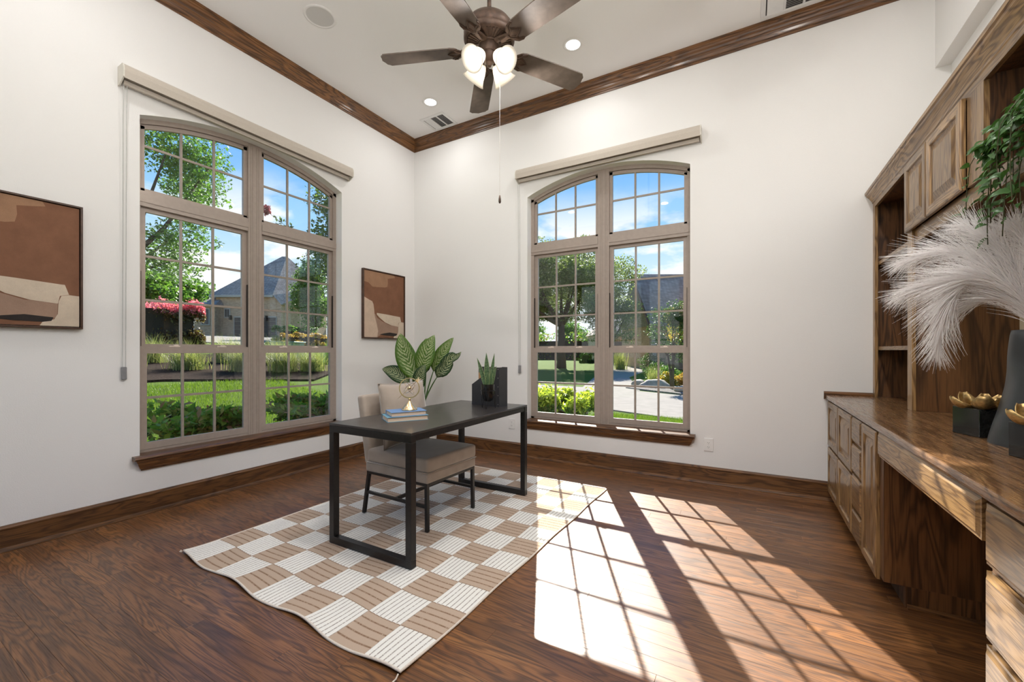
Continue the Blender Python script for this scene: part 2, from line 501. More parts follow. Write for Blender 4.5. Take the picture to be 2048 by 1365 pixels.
class MB:
    """Collects faces (world coordinates of the thing, or local ones for turned things) and links them as one mesh object."""

    def __init__(s):
        s.v, s.f, s.m, s.uv = [], [], [], []

    def add(s, verts, faces, mat=0):
        k = len(s.v)
        s.v += [tuple(p) for p in verts]
        s.f += [tuple(i + k for i in f) for f in faces]
        s.m += [mat] * len(faces)
        return s

    def box(s, a, b, mat=0):
        x0, y0, z0 = (min(a[i], b[i]) for i in range(3))
        x1, y1, z1 = (max(a[i], b[i]) for i in range(3))
        return s.add([(x0, y0, z0), (x1, y0, z0), (x1, y1, z0), (x0, y1, z0), (x0, y0, z1), (x1, y0, z1), (x1, y1, z1), (x0, y1, z1)],
                     [(0, 3, 2, 1), (4, 5, 6, 7), (0, 1, 5, 4), (1, 2, 6, 5), (2, 3, 7, 6), (3, 0, 4, 7)], mat)

    def prism(s, prof, fn, a0, a1, mat=0, caps=True):
        """prof: closed 2-d loop; fn(u, v, a) -> xyz; swept from a0 to a1"""
        n = len(prof)
        vs = [fn(u, v, a0) for u, v in prof] + [fn(u, v, a1) for u, v in prof]
        fs = [(i, (i + 1) % n, n + (i + 1) % n, n + i) for i in range(n)]
        if caps:
            fs += [tuple(range(n))[::-1], tuple(range(n, 2 * n))]
        return s.add(vs, fs, mat)

    def tube(s, path, r, n=8, mat=0, caps=True, closed=False, flat=1.0, up=None):
        P = [Vector(p) for p in path]
        R = r if isinstance(r, (list, tuple)) else [r] * len(P)
        rings = []
        prev = Vector(up) if up else None
        L = len(P)
        for i, p in enumerate(P):
            if closed:
                d = (P[(i + 1) % L] - P[i - 1])
            else:
                d = P[min(i + 1, L - 1)] - P[max(i - 1, 0)]
            if d.length < 1e-9:
                d = Vector((0, 0, 1))
            d.normalize()
            if prev is None:
                prev = Vector((0, 0, 1)) if abs(d.z) < 0.9 else Vector((1, 0, 0))
            u = (prev - d * prev.dot(d))
            if u.length < 1e-6:
                u = d.orthogonal()
            u.normalize()
            w = d.cross(u)
            prev = u
            rings.append([p + u * (math.cos(2 * PI * k / n) * R[i]) + w * (math.sin(2 * PI * k / n) * R[i] * flat) for k in range(n)])
        vs = [q for rg in rings for q in rg]
        fs = []
        m = L if closed else L - 1
        for i in range(m):
            j = (i + 1) % L
            for k in range(n):
                fs.append((i * n + k, i * n + (k + 1) % n, j * n + (k + 1) % n, j * n + k))
        if caps and not closed:
            fs += [tuple(range(n))[::-1], tuple(range((L - 1) * n, L * n))]
        return s.add(vs, fs, mat)

    def lathe(s, prof, n=24, mat=0, M=None, c=(0, 0, 0)):
        vs, fs = [], []
        for r, z in prof:
            for k in range(n):
                a = 2 * PI * k / n
                p = Vector((r * math.cos(a), r * math.sin(a), z))
                if M is not None:
                    p = M @ p
                vs.append(tuple(p + Vector(c)))
        for i in range(len(prof) - 1):
            for k in range(n):
                fs.append((i * n + k, i * n + (k + 1) % n, (i + 1) * n + (k + 1) % n, (i + 1) * n + k))
        return s.add(vs, fs, mat)

    def strip(s, la, lb, mat=0):
        n = len(la)
        return s.add(list(la) + list(lb), [(i, i + 1, n + i + 1, n + i) for i in range(n - 1)], mat)

    def build(s, name, mats, parent=None, smooth=False, bevel=0.0, seg=1, kind=None, weld=False):
        me = bpy.data.meshes.new(name)
        off = Vector((0, 0, 0))
        if parent is not None:
            off = WORLD_ROOTS.get(root_of(parent).name, off)
        me.from_pydata([(p[0] - off.x, p[1] - off.y, p[2] - off.z) for p in s.v], [], s.f)
        if isinstance(mats, str):
            mats = [mats]
        for mm in mats:
            me.materials.append(MATS[mm])
        me.polygons.foreach_set('material_index', s.m)
        bm = bmesh.new()
        bm.from_mesh(me)
        if weld:
            bmesh.ops.remove_doubles(bm, verts=bm.verts, dist=1e-5)
        bmesh.ops.recalc_face_normals(bm, faces=bm.faces)
        bm.to_mesh(me)
        bm.free()
        if smooth:
            me.polygons.foreach_set('use_smooth', [True] * len(me.polygons))
            me.update()
        o = bpy.data.objects.new(name, me)
        COL.objects.link(o)
        if parent is not None:
            o.parent = parent
        if bevel:
            md = o.modifiers.new('bevel', 'BEVEL')
            md.width = bevel
            md.segments = seg
            md.limit_method = 'ANGLE'
            md.angle_limit = math.radians(40)
        if smooth == 'auto':
            md = o.modifiers.new('split', 'EDGE_SPLIT')
            md.split_angle = math.radians(42)
        if kind:
            o['kind'] = kind
        return o


def tag(o, label=None, cat=None, group=None, kind=None):
    if label:
        o['label'] = label
    if cat:
        o['category'] = cat
    if group:
        o['group'] = group
    if kind:
        o['kind'] = kind
    return o


def thing(name, label, cat, loc=(0, 0, 0), group=None, world=True, rotz=0.0, kind=None):
    o = bpy.data.objects.new(name, None)
    COL.objects.link(o)
    o.empty_display_size = 0.1
    o.location = loc
    o.rotation_euler = (0, 0, rotz)
    tag(o, label, cat, group, kind)
    if world:
        WORLD_ROOTS[o.name] = Vector(loc)
    return o


def copy_thing(root, loc, label=None, rotz=None):
    """a copy of a thing with copies of its parts and sub-parts"""
    r = root.copy()
    COL.objects.link(r)
    r.location = loc
    if rotz is not None:
        r.rotation_euler = (0, 0, rotz)
    if label:
        r['label'] = label
    for ch in list(root.children):
        c = ch.copy()
        COL.objects.link(c)
        c.parent = r
        for g in list(ch.children):
            d = g.copy()
            COL.objects.link(d)
            d.parent = c
    return r


def np_mesh(name, V, nq, mat, parent=None, kind=None, uv=None, smooth=False, tri=False):
    """fast mesh from V (n*k,3) where every k consecutive vertices form one face"""
    k = 3 if tri else 4
    n = len(V) // k
    me = bpy.data.meshes.new(name)
    off = Vector((0, 0, 0))
    if parent is not None:
        off = WORLD_ROOTS.get(root_of(parent).name, off)
    V = np.asarray(V, dtype=np.float32) - np.array(off, dtype=np.float32)
    me.vertices.add(n * k)
    me.vertices.foreach_set('co', V.ravel())
    me.loops.add(n * k)
    me.loops.foreach_set('vertex_index', np.arange(n * k, dtype=np.int32))
    me.polygons.add(n)
    me.polygons.foreach_set('loop_start', np.arange(0, n * k, k, dtype=np.int32))
    me.polygons.foreach_set('loop_total', np.full(n, k, dtype=np.int32))
    me.materials.append(MATS[mat])
    me.update(calc_edges=True)
    me.validate()
    o = bpy.data.objects.new(name, me)
    COL.objects.link(o)
    if parent is not None:
        o.parent = parent
    if kind:
        o['kind'] = kind
    return o


def unit(a):
    return a / np.maximum(np.linalg.norm(a, axis=-1, keepdims=True), 1e-9)


def leaf_quads(P, size, aspect=0.55, up_bias=0.3, rng=RNG, N=None):
    """kite-shaped leaves at points P, random lie"""
    n = len(P)
    d = unit(rng.normal(size=(n, 3)))
    if N is not None:
        nn = unit(N + 0.7 * rng.normal(size=(n, 3)))
    else:
        nn = rng.normal(size=(n, 3))
        nn[:, 2] += up_bias * 2
        nn = unit(nn)
    d = unit(d - nn * (d * nn).sum(1, keepdims=True))
    w = np.cross(nn, d)
    s = (size * rng.uniform(0.6, 1.25, n))[:, None]
    a = P - d * s * 0.5
    b = P + w * s * aspect * 0.5 - d * s * 0.05 + nn * s * 0.06
    c = P + d * s * 0.5
    e = P - w * s * aspect * 0.5 - d * s * 0.05 + nn * s * 0.06
    return np.stack([a, b, c, e], 1).reshape(-1, 3)


def blob_points(n, c, r, shell=0.55, rng=RNG, lump=0.25):
    d = unit(rng.normal(size=(n, 3)))
    k = rng.uniform(shell ** 3, 1, n) ** (1 / 3)
    ph = np.sin(d[:, 0] * 5 + c[0]) * np.cos(d[:, 1] * 6 + c[1]) + np.sin(d[:, 2] * 7 + c[2])
    k = k * (1 + lump * 0.5 * ph)
    return np.array(c) + d * k[:, None] * np.array(r), d


def blades(P, h, lean, width, segs=3, rng=RNG, droop=0.6, hvar=0.4):
    """tapering blades: strips of segs quads; returns vertex quads"""
    n = len(P)
    az = rng.uniform(0, 2 * PI, n)
    dirv = np.stack([np.cos(az), np.sin(az), np.zeros(n)], 1)
    L = h * rng.uniform(1 - hvar, 1 + hvar * 0.5, n)
    ln = lean * rng.uniform(0.2, 1.0, n)
    side = np.stack([-np.sin(az), np.cos(az), np.zeros(n)], 1)
    pts = []
    for i in range(segs + 1):
        t = i / segs
        z = L * (t - droop * ln * t * t * 0.55)
        out = L * ln * t ** 1.7
        pts.append(P + dirv * out[:, None] + np.stack([np.zeros(n), np.zeros(n), z], 1))
    q = []
    for i in range(segs):
        w0 = width * (1 - (i / segs) ** 1.5) * 0.5
        w1 = width * max(0.06, 1 - ((i + 1) / segs) ** 1.5) * 0.5
        q.append(np.stack([pts[i] - side * w0, pts[i] + side * w0, pts[i + 1] + side * w1, pts[i + 1] - side * w1], 1))
    return np.concatenate([a for a in np.stack(q, 1)], 0).reshape(-1, 3)


# ------------------------------------------------------------------ the room
W, D, HC = 5.03, -4.5, 3.96
WT = 0.16                               # wall thickness
LW = (-2.862, -1.132)                   # left window opening (y)
BW = (1.690, 3.385)                     # back window opening (x)
ZS, ZSPR, ZAP = 0.43, 2.925, 3.095      # sill, arch spring and arch crown heights


def arch_z(t, a, b, zs=ZSPR, za=ZAP):
    c, hw, rise = (a + b) / 2, (b - a) / 2, za - zs
    R = (hw * hw + rise * rise) / (2 * rise)
    dx = min(abs(t - c), hw)
    return zs + math.sqrt(max(R * R - dx * dx, 0)) - (R - rise)


def wall_with_arch(name, a0, a1, op, fn, h=HC, zb=-0.1):
    """wall in the plane of (a, z); fn(a, depth, z) -> xyz; depth 0 inside .. WT outside"""
    mb = MB()
    o0, o1 = op
    n = 24
    xs = [o0 + (o1 - o0) * i / n for i in range(n + 1)]
    for d in (0.0, WT):
        mb.add([fn(a0, d, zb), fn(o0, d, zb), fn(o0, d, h), fn(a0, d, h)], [(0, 1, 2, 3)])
        mb.add([fn(o1, d, zb), fn(a1, d, zb), fn(a1, d, h), fn(o1, d, h)], [(0, 1, 2, 3)])
        mb.add([fn(o0, d, zb), fn(o1, d, zb), fn(o1, d, ZS), fn(o0, d, ZS)], [(0, 1, 2, 3)])
        mb.strip([fn(x, d, arch_z(x, *op)) for x in xs], [fn(x, d, h) for x in xs])
    mb.strip([fn(x, 0, arch_z(x, *op)) for x in xs], [fn(x, WT, arch_z(x, *op)) for x in xs])
    for o in op:
        mb.add([fn(o, 0, ZS), fn(o, WT, ZS), fn(o, WT, ZSPR), fn(o, 0, ZSPR)], [(0, 1, 2, 3)])
    mb.add([fn(o0, 0, ZS), fn(o1, 0, ZS), fn(o1, WT, ZS), fn(o0, WT, ZS)], [(0, 1, 2, 3)])
    for a in (a0, a1):
        mb.add([fn(a, 0, zb), fn(a, WT, zb), fn(a, WT, h), fn(a, 0, h)], [(0, 1, 2, 3)])
    mb.add([fn(a0, 0, h), fn(a1, 0, h), fn(a1, WT, h), fn(a0, WT, h)], [(0, 1, 2, 3)])
    o = mb.build(name, 'wall_paint', weld=True)
    tag(o, kind='structure')
    return o


FL = lambda a, d, z: (-d, a, z)          # left wall: runs along y, plane x = 0
FB = lambda a, d, z: (a, d, z)           # back wall: runs along x, plane y = 0
tag(wall_with_arch('wall_left', D - WT, 0.0, LW, FL), 'white wall with the left arched window and two brown paintings', 'wall')
tag(wall_with_arch('wall_back', -WT, W + 0.25, BW, FB), 'white wall with the right arched window behind the desk', 'wall')
mb = MB()
mb.box((W, D, 3.25), (W + 0.30, 0, HC)).box((W + 0.085, D, -0.1), (W + 0.30, 0, 3.25))
tag(mb.build('wall_right', 'wall_paint', kind='structure'), 'white wall with a header above the oak bookcase', 'wall')
FD = (0.45, 3.45, 2.75)                # glazed doors added behind the viewer to let in more daylight
mb = MB()
mb.box((-WT, D - WT, -0.1), (FD[0], D, HC)).box((FD[1], D - WT, -0.1), (W + 0.3, D, HC)).box((FD[0], D - WT, FD[2]), (FD[1], D, HC)).box((FD[0], D - WT, -0.1), (FD[1], D, -0.02))
tag(mb.build('wall_front', 'wall_paint', kind='structure'), 'white wall behind the viewer with added glazed doors', 'wall')
dr = thing('added_door_1', 'glazed doors added behind the viewer for daylight fill', 'door', ((FD[0] + FD[1]) / 2, D, 0), kind='structure')
for i in range(4):
    a0 = FD[0] + (FD[1] - FD[0]) * i / 4 + 0.003
    a1 = FD[0] + (FD[1] - FD[0]) * (i + 1) / 4 - 0.003
    ya, yb = D - 0.10, D - 0.055
    lf_ = MB().box((a0, ya, 0.003), (a0 + 0.08, yb, FD[2] - 0.003)).box((a1 - 0.08, ya, 0.003), (a1, yb, FD[2] - 0.003)).box((a0 + 0.08, ya, 0.003), (a1 - 0.08, yb, 0.20)).box((a0 + 0.08, ya, FD[2] - 0.10), (a1 - 0.08, yb, FD[2] - 0.003))
    lf_ = lf_.build('door_leaf', 'trim_oak_x', dr)
    for k in range(4):
        z0_, z1_ = 0.20 + (FD[2] - 0.30) * k / 4, 0.20 + (FD[2] - 0.30) * (k + 1) / 4
        if k:
            MB().box((a0 + 0.08, ya + 0.01, z0_ - 0.012), (a1 - 0.08, yb - 0.01, z0_ + 0.012)).build('glazing_bar', 'trim_oak_x', lf_)
        MB().box((a0 + 0.0805, D - 0.080, z0_ + (0.0125 if k else 0)), (a1 - 0.0805, D - 0.076, z1_ - (0.0125 if k < 3 else 0))).build('pane', 'window_glass', lf_)
tag(MB().box((-WT, D - WT, HC), (W + 0.3, WT, HC + 0.12)).build('ceiling', 'ceiling_paint', kind='structure'), 'flat white ceiling with wood crown', 'ceiling')

# floor of oak boards running along x
floor = MB().box((-WT, D - WT, -0.12), (W + 0.3, WT, -0.019)).build('floor', 'dark_gap', kind='structure')
tag(floor, 'dark stained oak strip floor', 'floor')
PW = 0.083
plank_me = {}


def plank_mesh(L):
    if L in plank_me:
        return plank_me[L]
    g, c, h = 0.0002, 0.0006, 0.019
    x0, x1, y0, y1 = g, L - g, g, PW - g
    mb = MB()
    mb.add([(x0, y0, -h), (x1, y0, -h), (x1, y1, -h), (x0, y1, -h), (x0, y0, -c), (x1, y0, -c), (x1, y1, -c), (x0, y1, -c),
            (x0 + c, y0 + c, 0), (x1 - c, y0 + c, 0), (x1 - c, y1 - c, 0), (x0 + c, y1 - c, 0)],
           [(8, 9, 10, 11), (4, 5, 9, 8), (5, 6, 10, 9), (6, 7, 11, 10), (7, 4, 8, 11), (0, 1, 5, 4), (1, 2, 6, 5), (2, 3, 7, 6), (3, 0, 4, 7), (3, 2, 1, 0)])
    o = mb.build('plank', 'floor_oak')
    me = o.data
    bpy.data.objects.remove(o)
    plank_me[L] = me
    return me


rp = random.Random(5)
row = 0
y = 0.03
while y > D:
    y -= PW
    x = -rp.uniform(0.05, 1.3)
    while x < W + 0.08:
        L = rp.choice((0.6, 0.85, 1.1, 1.35, 1.6, 1.9))
        a, b = x, x + L
        if b > 0.02 and a < W + 0.08:
            p = bpy.data.objects.new('plank', plank_mesh(L))
            COL.objects.link(p)
            p.parent = floor
            p.location = (x, y, 0)
        x += L
    row += 1

# skirting: board, cap and shoe in one moulded profile
BBP = [(0, 0), (0.032, 0), (0.032, 0.006), (0.028, 0.018), (0.018, 0.024), (0.016, 0.026), (0.016, 0.128), (0.019, 0.132), (0.019, 0.140),
       (0.012, 0.146), (0.009, 0.155), (0, 0.155)]
CRP = [(0, -0.134), (0.010, -0.134), (0.012, -0.120), (0.020, -0.116), (0.022, -0.108), (0.030, -0.094), (0.034, -0.078), (0.040, -0.074),
       (0.046, -0.058), (0.056, -0.046), (0.060, -0.034), (0.068, -0.030), (0.070, -0.020), (0.078, -0.014), (0.080, 0), (0, 0)]
tl = MB().prism(BBP, lambda u, v, a: (u, a, v), D, 0.0).build('baseboard_left', 'trim_oak_y', kind='structure')
tag(tl, 'stained oak baseboard along the left wall', 'baseboard')
bb = MB().prism(BBP, lambda u, v, a: (a, -u, v), 0.0, 2.86).prism(BBP, lambda u, v, a: (a, -u, v), 2.861, 4.495).build('baseboard_back', 'trim_oak_x', kind='structure')
tag(bb, 'stained oak baseboard under the right window', 'baseboard')
tag(MB().prism(BBP, lambda u, v, a: (a, D + u, v), 0.0, FD[0]).prism(BBP, lambda u, v, a: (a, D + u, v), FD[1], W).build('baseboard_front', 'trim_oak_x', kind='structure'), 'stained oak baseboard behind the viewer', 'baseboard')
tag(MB().prism(CRP, lambda u, v, a: (u, a, HC + v), D, 0.0).build('trim_1', 'trim_oak_y', kind='structure'), 'stained oak crown moulding above the left window', 'moulding')
tag(MB().prism(CRP, lambda u, v, a: (a, -u, HC + v), 0.0, W).build('trim_2', 'trim_oak_x', kind='structure'), 'stained oak crown moulding above the right window', 'moulding')
tag(MB().prism(CRP, lambda u, v, a: (W - u, a, HC + v), D, 0.0).build('trim_3', 'trim_oak_y', kind='structure'), 'stained oak crown moulding above the bookcase', 'moulding')
tag(MB().prism(CRP, lambda u, v, a: (a, D + u, HC + v), 0.0, W).build('trim_4', 'trim_oak_x', kind='structure'), 'stained oak crown moulding behind the viewer', 'moulding')


# ------------------------------------------------------------------ windows
def arc_top(a, b, op, dz, n=8):
    return [(a + (b - a) * i / n, arch_z(a + (b - a) * i / n, *op) - dz) for i in range(n + 1)]


def build_window(name, op, fn, label, sill_name, sill_label, sill_mat, loc):
    o0, o1 = op
    c = (o0 + o1) / 2
    root = thing(name, label, 'window', loc, kind='structure')
    D0, D1 = 0.095, 0.155          # frame depth range in the opening
    FWD = 0.036                    # outer frame width

    def slab(mb, a0, a1, z0, z1, d0, d1, mat=0):
        p = [fn(a, d, z) for z in (z0, z1) for d in (d0, d1) for a in (a0, a1)]
        mb.add(p, [(0, 1, 3, 2), (4, 6, 7, 5), (0, 4, 5, 1), (2, 3, 7, 6), (0, 2, 6, 4), (1, 5, 7, 3)], mat)

    # outer frame with two steps, arched head
    fr = MB()
    for st, (w, d0, d1) in enumerate(((FWD, D0, D1), (FWD + 0.016, D0 + 0.028, D1))):
        for a0, a1 in ((o0, o0 + w), (o1 - w, o1)):
            slab(fr, a0, a1, ZS, ZSPR - 0.0, d0, d1)
        n = 24
        xs = [o0 + (o1 - o0) * i / n for i in range(n + 1)]
        top = lambda x, e: arch_z(x, *op) - e
        for dd in (d0, d1):
            fr.strip([fn(x, dd, top(x, w)) for x in xs], [fn(x, dd, top(x, 0.0)) for x in xs])
        fr.strip([fn(x, d0, top(x, w)) for x in xs], [fn(x, d1, top(x, w)) for x in xs])
        slab(fr, o0, o1, ZS, ZS + 0.022 + 0.01 * st, d0, d1)
    fr.build('frame', 'window_vinyl', root)
    mu = MB()
    slab(mu, c - 0.060, c + 0.060, ZS, arch_z(c, *op) - 0.012, D0 - 0.004, D1)
    for k in (-0.036, -0.018, 0.018, 0.036):
        slab(mu, c + k - 0.004, c + k + 0.004, ZS, arch_z(c, *op) - 0.02, D0 - 0.008, D0)
    mu.build('mullion', 'window_vinyl', root)
    ZT0, ZT1 = 2.290, 2.405
    tm = MB()
    for a0, a1 in ((o0 + 0.004, c - 0.061), (c + 0.061, o1 - 0.004)):
        slab(tm, a0, a1, ZT0, ZT1, D0 - 0.004, D1)
        slab(tm, a0, a1, ZT0 + 0.03, ZT1 - 0.03, D0 - 0.009, D0 - 0.003)
    tm.build('transom', 'window_vinyl', root)

    def lite(parent, a0, a1, z0, z1, d, top=None):
        g = MB()
        e = 0.0015
        if top is None:
            slab(g, a0 + e, a1 - e, z0 + e, z1 - e, d - 0.002, d + 0.002)
        else:
            pts = [(a0, z0), (a1, z0)] + [(x, z - e) for x, z in reversed(top)]
            g.prism(pts, lambda u, v, a: fn(u, a, v), d - 0.002, d + 0.002)
        g.build('pane', 'window_glass', parent)

    for ui, (a0, a1) in enumerate(((o0 + FWD, c - 0.060), (c + 0.060, o1 - FWD))):
        # fixed arched light
        dA = D0 + 0.030
        sa = MB()
        s = 0.030
        for p0, p1 in ((a0, a0 + s), (a1 - s, a1)):
            zt = min(arch_z(p0, *op), arch_z(p1, *op)) - FWD - 0.004
            slab(sa, p0, p1, ZT1, zt, dA - 0.012, dA + 0.016)
        slab(sa, a0, a1, ZT1, ZT1 + 0.024, dA - 0.012, dA + 0.016)
        xs = [a0 + (a1 - a0) * i / 12 for i in range(13)]
        e0, e1 = FWD + 0.002, FWD + 0.034
        for dd in (dA - 0.012, dA + 0.016):
            sa.strip([fn(x, dd, arch_z(x, *op) - e1) for x in xs], [fn(x, dd, arch_z(x, *op) - e0) for x in xs])
        sa.strip([fn(x, dA - 0.012, arch_z(x, *op) - e1) for x in xs], [fn(x, dA + 0.016, arch_z(x, *op) - e1) for x in xs])
        so = sa.build('arched_sash', 'window_vinyl', root)
        g0, g1 = a0 + s, a1 - s
        hm = 0.009
        cols = [g0 + (g1 - g0) * k / 3 for k in range(4)]
        zm = 2.755
        for k in (1, 2):
            m1 = MB()
            slab(m1, cols[k] - hm, cols[k] + hm, ZT1 + 0.024, arch_z(cols[k], *op) - e1, dA - 0.007, dA + 0.007)
            m1.build('muntin', 'muntin_vinyl', so)
        m1 = MB()
        slab(m1, g0, g1, zm - hm, zm + hm, dA - 0.006, dA + 0.006)
        m1.build('muntin', 'muntin_vinyl', so)
        for k in range(3):
            p0, p1 = cols[k] + (hm if k else 0), cols[k + 1] - (hm if k < 2 else 0)
            lite(so, p0, p1, ZT1 + 0.024, zm - hm, dA)
            lite(so, p0, p1, zm + hm, None, dA, [(p0 + (p1 - p0) * i / 6, arch_z(p0 + (p1 - p0) * i / 6, *op) - e1) for i in range(7)])
        # double-hung sashes: the upper one lies further out
        for nm, z0, z1, dS, rows, b0, b1 in (('upper_sash', 1.222, ZT0, D0 + 0.040, 3, 0.030, 0.034), ('lower_sash', ZS + 0.024, 1.232, D0 + 0.012, 2, 0.052, 0.052)):
            sw = 0.038
            sb = MB()
            slab(sb, a0, a0 + sw, z0, z1, dS - 0.013, dS + 0.013)
            slab(sb, a1 - sw, a1, z0, z1, dS - 0.013, dS + 0.013)
            slab(sb, a0 + sw, a1 - sw, z0, z0 + b0, dS - 0.013, dS + 0.013)
            slab(sb, a0 + sw, a1 - sw, z1 - b1, z1, dS - 0.013, dS + 0.013)
            so = sb.build(nm, 'window_vinyl', root)
            g0, g1, h0, h1 = a0 + sw, a1 - sw, z0 + b0, z1 - b1
            cols = [g0 + (g1 - g0) * k / 3 for k in range(4)]
            rws = [h0 + (h1 - h0) * k / rows for k in range(rows + 1)]
            for k in (1, 2):
                m1 = MB()
                slab(m1, cols[k] - hm, cols[k] + hm, h0, h1, dS - 0.007, dS + 0.007)
                m1.build('muntin', 'muntin_vinyl', so)
            for k in range(1, rows):
                m1 = MB()
                slab(m1, g0, g1, rws[k] - hm, rws[k] + hm, dS - 0.006, dS + 0.006)
                m1.build('muntin', 'muntin_vinyl', so)
            for i in range(3):
                for j in range(rows):
                    lite(so, cols[i] + (hm if i else 0), cols[i + 1] - (hm if i < 2 else 0), rws[j] + (hm if j else 0), rws[j + 1] - (hm if j < rows - 1 else 0), dS)
            if nm == 'lower_sash':
                for q in (0.28, 0.72):
                    lk = MB()
                    ax = a0 + (a1 - a0) * q
                    slab(lk, ax - 0.035, ax + 0.035, z1, z1 + 0.008, dS - 0.011, dS + 0.011)
                    slab(lk, ax - 0.004, ax + 0.026, z1 + 0.008, z1 + 0.017, dS - 0.008, dS + 0.004)
                    lk.build('sash_lock', 'lock_metal', so)
        # side track above the lower sash
        tk = MB()
        for p0, p1 in ((a0 - 0.001, a0 + 0.005), (a1 - 0.005, a1 + 0.001)):
            slab(tk, p0, p1, 1.235, 1.80, D0 + 0.001, D0 + 0.022)
        tk.build('track', 'dark_gap', root)
    # stool and moulded apron
    w0, w1 = o0 - 0.045, o1 + 0.045
    st = MB()
    nose = [(-0.052, 0.0), (-0.062, 0.006), (-0.066, 0.014), (-0.062, 0.024), (-0.050, 0.030), (0.0, 0.030), (0.0, 0.0)]
    st.prism(nose, lambda u, v, a: fn(a, u, ZS - 0.026 + v), w0, w1)
    slab(st, o0 + 0.001, o1 - 0.001, ZS - 0.0, ZS + 0.004, 0.0, D0)
    ss = st.build(sill_name, sill_mat, kind='structure')
    tag(ss, sill_label, 'window sill')
    ap = MB()
    prof = [(-0.0, 0.0), (-0.012, 0.0), (-0.014, 0.010), (-0.022, 0.016), (-0.024, 0.024), (-0.034, 0.044), (-0.038, 0.060), (-0.046, 0.066), (-0.050, 0.080), (0, 0.080)]
    w0, w1 = o0 - 0.035, o1 + 0.035
    n = len(prof)
    zb = ZS - 0.026 - 0.080
    # returned ends: the run shortens as the profile comes back to the wall
    vs = [fn(w0 + (0.05 + u) * 1.0, u, zb + v) for u, v in prof] + [fn(w1 - (0.05 + u) * 1.0, u, zb + v) for u, v in prof]
    ap.add(vs, [(i, (i + 1) % n, n + (i + 1) % n, n + i) for i in range(n)] + [tuple(range(n)), tuple(range(n, 2 * n))])
    ao = ap.build('apron', sill_mat, ss)
    return root


build_window('window_1', LW, FL, 'arched taupe window on the left wall looking onto the pink-topped hedge', 'trim_5',
             'stained oak sill and apron under the left window', 'trim_oak_y', (0.0, (LW[0] + LW[1]) / 2, ZS))
build_window('window_2', BW, FB, 'arched taupe window behind the desk looking onto the driveway', 'trim_6',
             'stained oak sill and apron under the right window', 'trim_oak_x', ((BW[0] + BW[1]) / 2, 0.0, ZS))


# ------------------------------------------------------------------ roller shades
def roller_shade(label, a0, a1, fn, chain_a, chain_z, loc, zc=3.145):
    root = thing('roller_shade', label, 'blind', loc, 'roller shades over the windows')
    zt, zb = zc + 0.055, zc - 0.055
    prof = [(0.0015, zt), (0.085, zt), (0.098, zt - 0.02), (0.102, zt - 0.05), (0.098, zb + 0.010), (0.092, zb + 0.012), (0.086, zb + 0.024), (0.0015, zb + 0.024)]
    MB().prism(prof, lambda u, v, a: fn(a, -u, v), a0 + 0.008, a1 - 0.008).build('cassette', 'shade_fabric', root)
    cap = [(0.0015, zt + 0.002), (0.086, zt + 0.002), (0.100, zt - 0.02), (0.104, zt - 0.05), (0.100, zb + 0.016), (0.070, zb - 0.002), (0.030, zb - 0.022), (0.0015, zb - 0.022)]
    for e0, e1 in ((a0, a0 + 0.008), (a1 - 0.008, a1)):
        MB().prism(cap, lambda u, v, a: fn(a, -u, v), e0, e1).build('end_cap', 'offwhite_plastic', root)
    roll = []
    MB().tube([fn(a0 + 0.012, -0.048, zc), fn(a1 - 0.012, -0.048, zc)], 0.030, 14).build('roller', 'dark_gap', root, smooth=True)
    bar = [(0.030, zb - 0.016), (0.050, zb - 0.016), (0.052, zb + 0.014), (0.028, zb + 0.014)]
    MB().prism(bar, lambda u, v, a: fn(a, -u, v), a0 + 0.02, a1 - 0.02).build('hem_bar', 'shade_fabric', root)
    ch = MB()
    for off in (-0.009, 0.009):
        ch.tube([fn(chain_a + off, -0.045, zb), fn(chain_a + off, -0.030, zb - 0.25), fn(chain_a + off, -0.016, chain_z + 0.03)], 0.0024, 6)
    ch.build('bead_chain', 'chain_grey', root)
    tn = MB()
    p = [fn(chain_a + sx * 0.014, -d, z) for z in (chain_z - 0.055, chain_z + 0.035) for d in (0.0015, 0.026) for sx in (-1, 1)]
    tn.add(p, [(0, 1, 3, 2), (4, 6, 7, 5), (0, 4, 5, 1), (2, 3, 7, 6), (0, 2, 6, 4), (1, 5, 7, 3)])
    tn.build('chain_tensioner', 'clear_tension', root, bevel=0.004)
    return root


roller_shade('beige roller shade cassette above the left window', -2.985, -1.055, FL, -2.955, 1.05, (0, -2.02, 3.09))
roller_shade('beige roller shade cassette above the right window', 1.585, 3.485, FB, 1.600, 1.00, (2.535, 0, 3.12), 3.165)


